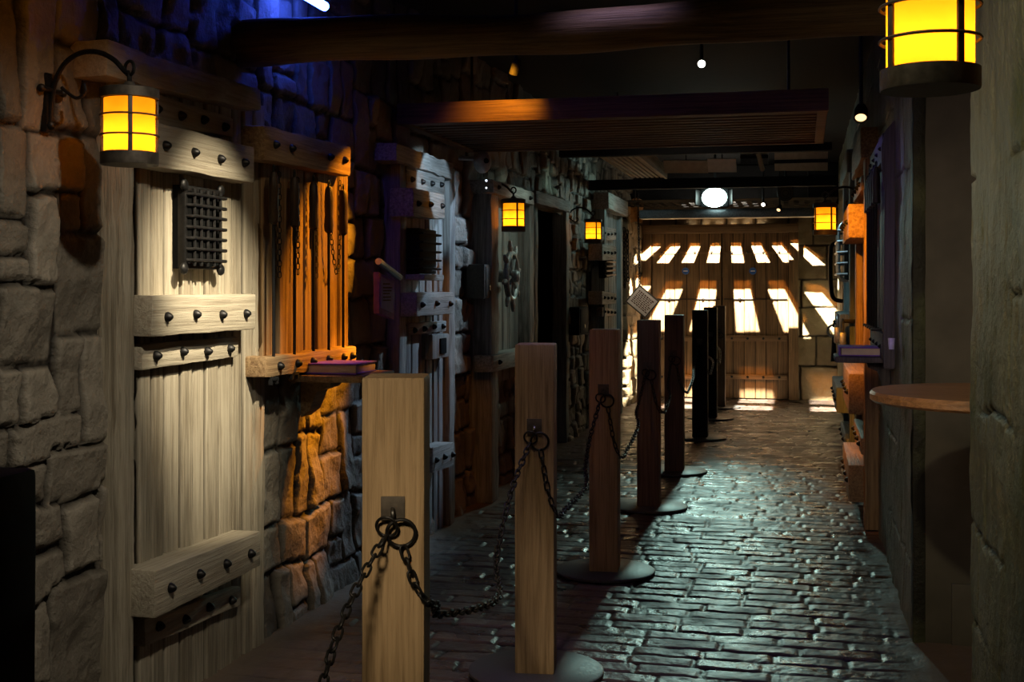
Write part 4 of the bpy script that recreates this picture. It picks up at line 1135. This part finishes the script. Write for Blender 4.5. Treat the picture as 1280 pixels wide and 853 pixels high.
tilted(884, 920, 199, 214, 10.9, 'pale folded ceiling board over the cool lamp', M['paper'])
tilted(968, 1035, 190, 212, 10.5, 'dim grey ceiling board crossed by a dark strip, far right', M['card'], M['black'])
tilted(925, 960, 187, 204, 11.6, 'small bluish lit ceiling board behind the thin pipe', M['steel'], M['black'])
p = on_cross(946, 185, 11.0); q = on_cross(953, 212, 11.3)
mb = MB(); mb.cone(p, q, .022, n=12); mb.cone(p, (p.x, p.y, 2.95), .008, n=8); tag(mb.build('ceiling_pipe', M['card']), 'short pale pipe slanting under the ceiling', 'pipe')
# round fan-like fixture
p = on_cross(982, 242, 13.0); t = thing('ceiling_spotlight', p, 'unlit round dark spotlight with ribbed face hung over the passage', 'spotlight'); Wd = dict(world=False)
mb = MB(); mb.cone((0, -.05, 0), (0, .15, .04), .085, .07, 24); mb.build('housing', M['lantern_iron'], t, **Wd)
mb = MB()
for r in (.03, .055, .08): mb.ring((0, -.055, 0), r, .006, (0, 1, 0), 24, 6)
mb.build('grille', M['iron'], t, **Wd)
mb = MB(); mb.cone((0, .05, .07), (0, .05, 2.95 - p.z), .012, n=8); mb.build('stem', M['iron'], t, **Wd)

def spot_fixture(p, tgt, r, glow, lab, L=.14):
    p = Vector(p); d = (Vector(tgt) - p).normalized(); t = thing('ceiling_spotlight', p, lab, 'spotlight'); R = d.to_track_quat('Z', 'Y').to_matrix().to_4x4()
    mb = MB(); mb.lathe([(0, -L), (r * .8, -L), (r * 1.15, -L * .7), (r * 1.25, .0), (r * 1.05, .0), (r * 1.0, -.02)], n=20, rot=R); mb.build('housing', M['black'], t, world=False)
    mb = MB(); mb.lathe([(0, -.006), (r, -.010)], n=20, rot=R); mb.build('lamp_face', glow, t, world=False)
    back = -d * L * .6; mb = MB(); mb.cone(back, Vector((back.x, back.y, 2.95 - p.z)), .01, n=8); mb.build('stem', M['iron'], t, world=False)
    return t
cam_pt = Vector((0, 0, 1.4))
spot_fixture((-.59, 7.46, 2.75), (-.1, 0, 1.3), .022, M['lamp_white'], 'tiny bright white spotlight under the dark ceiling', .1)
spot_fixture((-1.41, 6.02, 2.475), (-1.5, 6.1, 2.2), .02, M['lamp_amber'], 'tiny amber spotlight above the red-brown grating board', .08)
p = on_cross(1076, 148, 6.9); spot_fixture(p, (.2, 5.5, .8), .03, M['lamp_dim'], 'small amber spotlight above the right wall doors', .1)
p = on_cross(954, 256, 13.2); spot_fixture(p, cam_pt, .018, M['lamp_white'], 'small white spotlight right of the glowing cool lamp', .1)
p = on_cross(973, 263, 13.3); spot_fixture(p, (-1, 10, 0), .02, M['lamp_dim'], 'dim small spotlight below the round ribbed fixture', .1)
# big cool flood lamp
p = on_cross(893, 247, 13.5); t = thing('flood_lamp', p, 'glowing cool white flood lamp over the far end of passage', 'lamp'); Wd = dict(world=False); COOL = p.copy()
mb = MB(); mb.ball((0, 0, 0), .118, (1.15, .5, .9), 24, 16); mb.build('lamp_face', M['lamp_cool'], t, **Wd)
mb = MB(); mb.box((0, .1, 0), (.30, .12, .2), bev=.02); mb.build('housing', M['black'], t, **Wd)
for s in (-1, 1):
    mb = MB(); mb.box((s * .17, .02, 0), (.012, .2, .16), (0, 0, s * .3), bev=.002); mb.build('barn_door', M['iron'], t, **Wd)
mb = MB(); mb.cone((0, .1, .09), (0, .1, 2.95 - p.z), .014, n=8); mb.build('stem', M['iron'], t, **Wd)
# ultraviolet tube
t = thing('fluorescent_tube_light', (-1.96, 4.7, 2.62), 'glowing blue ultraviolet tube light at top left under the ceiling', 'lamp')
mb = MB(); mb.cone((-1.985, 4.62, 2.605), (-1.985, 4.93, 2.605), .02, n=16); mb.ball((-1.985, 4.93, 2.605), .02); mb.build('tube', M['tube'], t)
mb = MB(); mb.box((-1.985, 4.76, 2.672), (.07, .36, .05), bev=.006); mb.cone((-1.96, 4.7, 2.69), (-1.96, 4.7, 2.95), .008, n=8); mb.build('fixture', M['black'], t)

# ---- gobo grille, slots shaped to cast the back lamp's patches on the doors
g0 = .38
apex = on_cross(909, 228, YB); LX, LZ = apex.x, apex.z; LY = YB - 2.0; GZ = LZ - g0
rows = [(.072, .145), (.192, .276), (.384, .535), (.71, .894), (1.30, 1.375)]
def grille():
    t = thing('gobo_grille', (LX, LY + .8, GZ), 'dark slotted gobo grille shaping the light patches on the double doors', 'grille')
    mb = MB(); xw = 1.3; s = .117; hw = .057
    ys = [-.35]
    for a, b in rows: ys += [a, b]
    ys.append(1.93)
    for a, b in zip(ys[0::2], ys[1::2]):
        mb.box((LX, LY + (a + b) / 2, GZ), (2 * xw, b - a, .0015), bev=0)
    mb.build('cross_plates', M['void'], t, smooth=0)
    mb = MB()
    for k in range(-11, 12):
        x = LX + .052 + s * (k + .5); mb.box((x, LY + .8, GZ + .003), (s - hw, 2.25, .0015), bev=0)
    mb.build('bars', M['void'], t, smooth=0)
    for x in (-1, 1):
        mb = MB(); mb.cone((LX + x, LY + .6, GZ), (LX + x, LY + .6, 2.95), .008, n=6); mb.build('hanger_rod', M['iron'], t)
grille()

# ================================================================== LIGHT
def spot(p, tgt, col, e, cone, blend=.5, r=.03):
    l = bpy.data.lights.new('spot', 'SPOT'); l.energy = e; l.color = col; l.spot_size = math.radians(cone); l.spot_blend = blend; l.shadow_soft_size = r
    o = bpy.data.objects.new('spot_light', l); COL.objects.link(o); o.location = p
    o.rotation_euler = (Vector(tgt) - Vector(p)).to_track_quat('-Z', 'Y').to_euler(); return o
def area(p, tgt, col, e, sx, sy):
    l = bpy.data.lights.new('area', 'AREA'); l.energy = e; l.color = col; l.shape = 'RECTANGLE'; l.size = sx; l.size_y = sy
    o = bpy.data.objects.new('area_light', l); COL.objects.link(o); o.location = p
    o.rotation_euler = (Vector(tgt) - Vector(p)).to_track_quat('-Z', 'Y').to_euler(); return o
def point(p, col, e, r=.03):
    l = bpy.data.lights.new('point', 'POINT'); l.energy = e; l.color = col; l.shadow_soft_size = r
    o = bpy.data.objects.new('point_light', l); COL.objects.link(o); o.location = p; return o

AMB = (1, .35, .014); COOLC = (.60, 1, .88)
# warm white spot on the pale cell door, with a wider dim skirt over the stones
spot((-.75, 3.4, 2.75), (-2.1, 4.06, 1.25), (1, .88, .64), 640, 30, 1, .03)
spot((-.4, 2.2, 2.85), (-2.1, 3.40, .85), (1, .90, .72), 115, 50, 1, .04)
# amber on tool rack and the stones below
spot((-.95, 5.95, 2.75), (-2.03, 5.18, 1.50), AMB, 520, 29, .5, .012)
spot((-1.15, 5.9, 2.2), (-2.05, 5.27, .86), AMB, 430, 21, .9, .012)
spot((-1.0, 3.4, 2.8), (-2.05, 4.75, 1.55), (1, .78, .5), 16, 26, .9, .03)
# amber lick on stones by the nearest lantern
spot((-1.3, 2.6, 2.85), (-2.1, 3.02, 2.2), AMB, 7, 36, 1, .03)
# blue-white on studded door 2
spot((-.9, 8.2, 2.68), (-2.1, 6.9, 1.35), (.46, .70, 1), 190, 42, .5, .01)
spot((-1.2, 5.95, 2.22), (-2.02, 6.62, 1.93), (.52, .76, 1), 60, 30, .3, .01)
# stanchion keys, warm, from the camera's side
spot((-.6, -.2, 2.75), (-.93, 2.7, .85), (1, .82, .55), 330, 18, 1, .22)
spot((-.5, 1.6, 2.85), (-.95, 4.4, .90), (1, .76, .50), 28, 20, 1, .15)
spot((-.4, 3.4, 2.2), (-.95, 6.1, .85), (1, .75, .50), 10, 20, 1, .12)
# cool flood towards the camera
spot(COOL + Vector((0, -.12, 0)), (-.45, 6.6, 0), COOLC, 165, 40, 1, .08)
spot(COOL + Vector((0, -.2, -.02)), (-.9, 5, 2.0), COOLC, 4, 150, .6, .08)
# violet and pink wash over the near floor
spot((-.65, 4.2, 2.9), (-.65, 4.8, 0), (.62, .50, 1), 60, 44, 1, .3)
spot((-1.0, 3.3, 2.9), (-1.15, 4.0, 0), (1, .80, .68), 60, 40, 1, .3)
spot((-1.5, 4.7, 2.2), (-1.9, 4.89, 1.06), (.30, .14, 1), 9, 16, .6, .02)  # added violet light to tint the left book, no fixture
# far doors: white and amber lamps above the grille
spot((LX, LY, LZ), (LX, LY + 1.25, LZ - 1.5), (1, .93, .75), 9500, 74, .05, .004)
spot((LX, LY - .01, LZ - .035), (LX, LY + 1.25, LZ - 1.5), (1, .38, .05), 560, 74, .05, .006)
area((-.9, 14.4, 2.2), (-.9, 16, 1.2), (1, .60, .30), .45, .8, .2)
# wheel and doorway, greenish white from the ceiling
spot((-.9, 8.6, 2.6), (-2.1, 8.5, 1.6), (.72, 1, .88), 32, 50, .8, .02)
spot((-1.1, 10.4, 2.75), (-2.1, 10.3, 2.1), (.6, 1, .85), 22, 40, .8, .02)
spot((-1.0, 12.2, 2.7), (-2.1, 13.6, 1.7), (.75, .95, .9), 36, 55, .9, .03)
# amber on fascia
spot((-1.42, 5.90, 2.52), (-1.50, 6.18, 2.32), AMB, 26, 80, 1, .02)
# right wall: amber door, violet shelf, teal end
spot((-.45, 6.7, 2.22), (.36, 8.1, 1.25), (1, .33, .013), 240, 50, .6, .02)
spot((-.5, 7.6, 2.2), (.36, 8.0, .45), (1, .30, .012), 40, 50, .8, .02)
spot((-.6, 9.6, 2.55), (.38, 10.8, 1.1), (.6, .95, 1), 40, 50, .8, .02)
area((.16, 6.5, 2.18), (.3, 6.6, 1.0), (.25, .12, 1), .5, .05, .6)
area((.36, 5.62, 1.6), (.425, 6.0, 1.6), (.22, .1, 1), .15, .03, 1.0)
# near pillar and panel
spot((-.5, 1.4, 2.8), (.45, 3.3, 1.4), (1, .90, .58), 95, 50, .9, .05)
spot((-.35, 2.6, 1.9), (.75, 5.1, 1.3), (1, .82, .62), 60, 50, .9, .4)
spot((.1, 3.2, 2.6), (.5, 4.1, 1.05), (1, .75, .5), 1.2, 30, .9, .05)
spot((-.35, 2.4, 1.45), (.35, 4.0, 1.04), (1, .62, .32), 16, 18, 1, .03)
spot((-1.7, 14.2, 2.3), (-1.98, 14.9, 2.42), (1, .45, .12), 2.5, 50, .9, .02)
# added fills: ceiling boards, sign, dim posts; cool spill on far left wall
spot((-1.2, 12.4, 2.3), (-1.66, 13.85, 1.3), (1, .82, .64), 34, 24, .8, .02)
spot((-.8, 8.0, 2.1), (-.9, 11.0, 2.5), (1, .86, .66), 12, 60, 1, .03)
spot((-.5, 5.4, 2.2), (-.95, 8.2, .8), (1, .72, .55), 9, 26, 1, .1)
spot(COOL + Vector((-.2, -.25, .02)), (-2.1, 12.0, 2.25), COOLC, 14, 60, 1, .05)
# log beam hint
spot((-.1, 2.6, 1.9), (-.1, 4.4, 2.38), (1, .62, .28), .9, 60, 1, .05)

w = bpy.data.worlds.new('World'); bpy.context.scene.world = w; w.use_nodes = True
w.node_tree.nodes['Background'].inputs[0].default_value = (.10, .11, .16, 1); w.node_tree.nodes['Background'].inputs[1].default_value = .006

# ================================================================== CAMERA
cd = bpy.data.cameras.new('camera'); cam = bpy.data.objects.new('camera', cd); COL.objects.link(cam)
cam.location = (0, 0, EYE); cam.rotation_euler = (PI / 2, 0, TH)
cd.sensor_width = 36; cd.lens = 36 * F / 1280; cd.shift_y = -(426.5 - HOR) / 1280; cd.clip_start = .02
bpy.context.scene.camera = cam
sc = bpy.context.scene
sc.view_settings.view_transform = 'Standard'; sc.view_settings.look = 'None'; sc.view_settings.exposure = 0; sc.view_settings.gamma = 1
sc.cycles.use_denoising = True
sc.cycles.max_bounces = 6; sc.cycles.diffuse_bounces = 3; sc.cycles.glossy_bounces = 3; sc.cycles.sample_clamp_indirect = 3
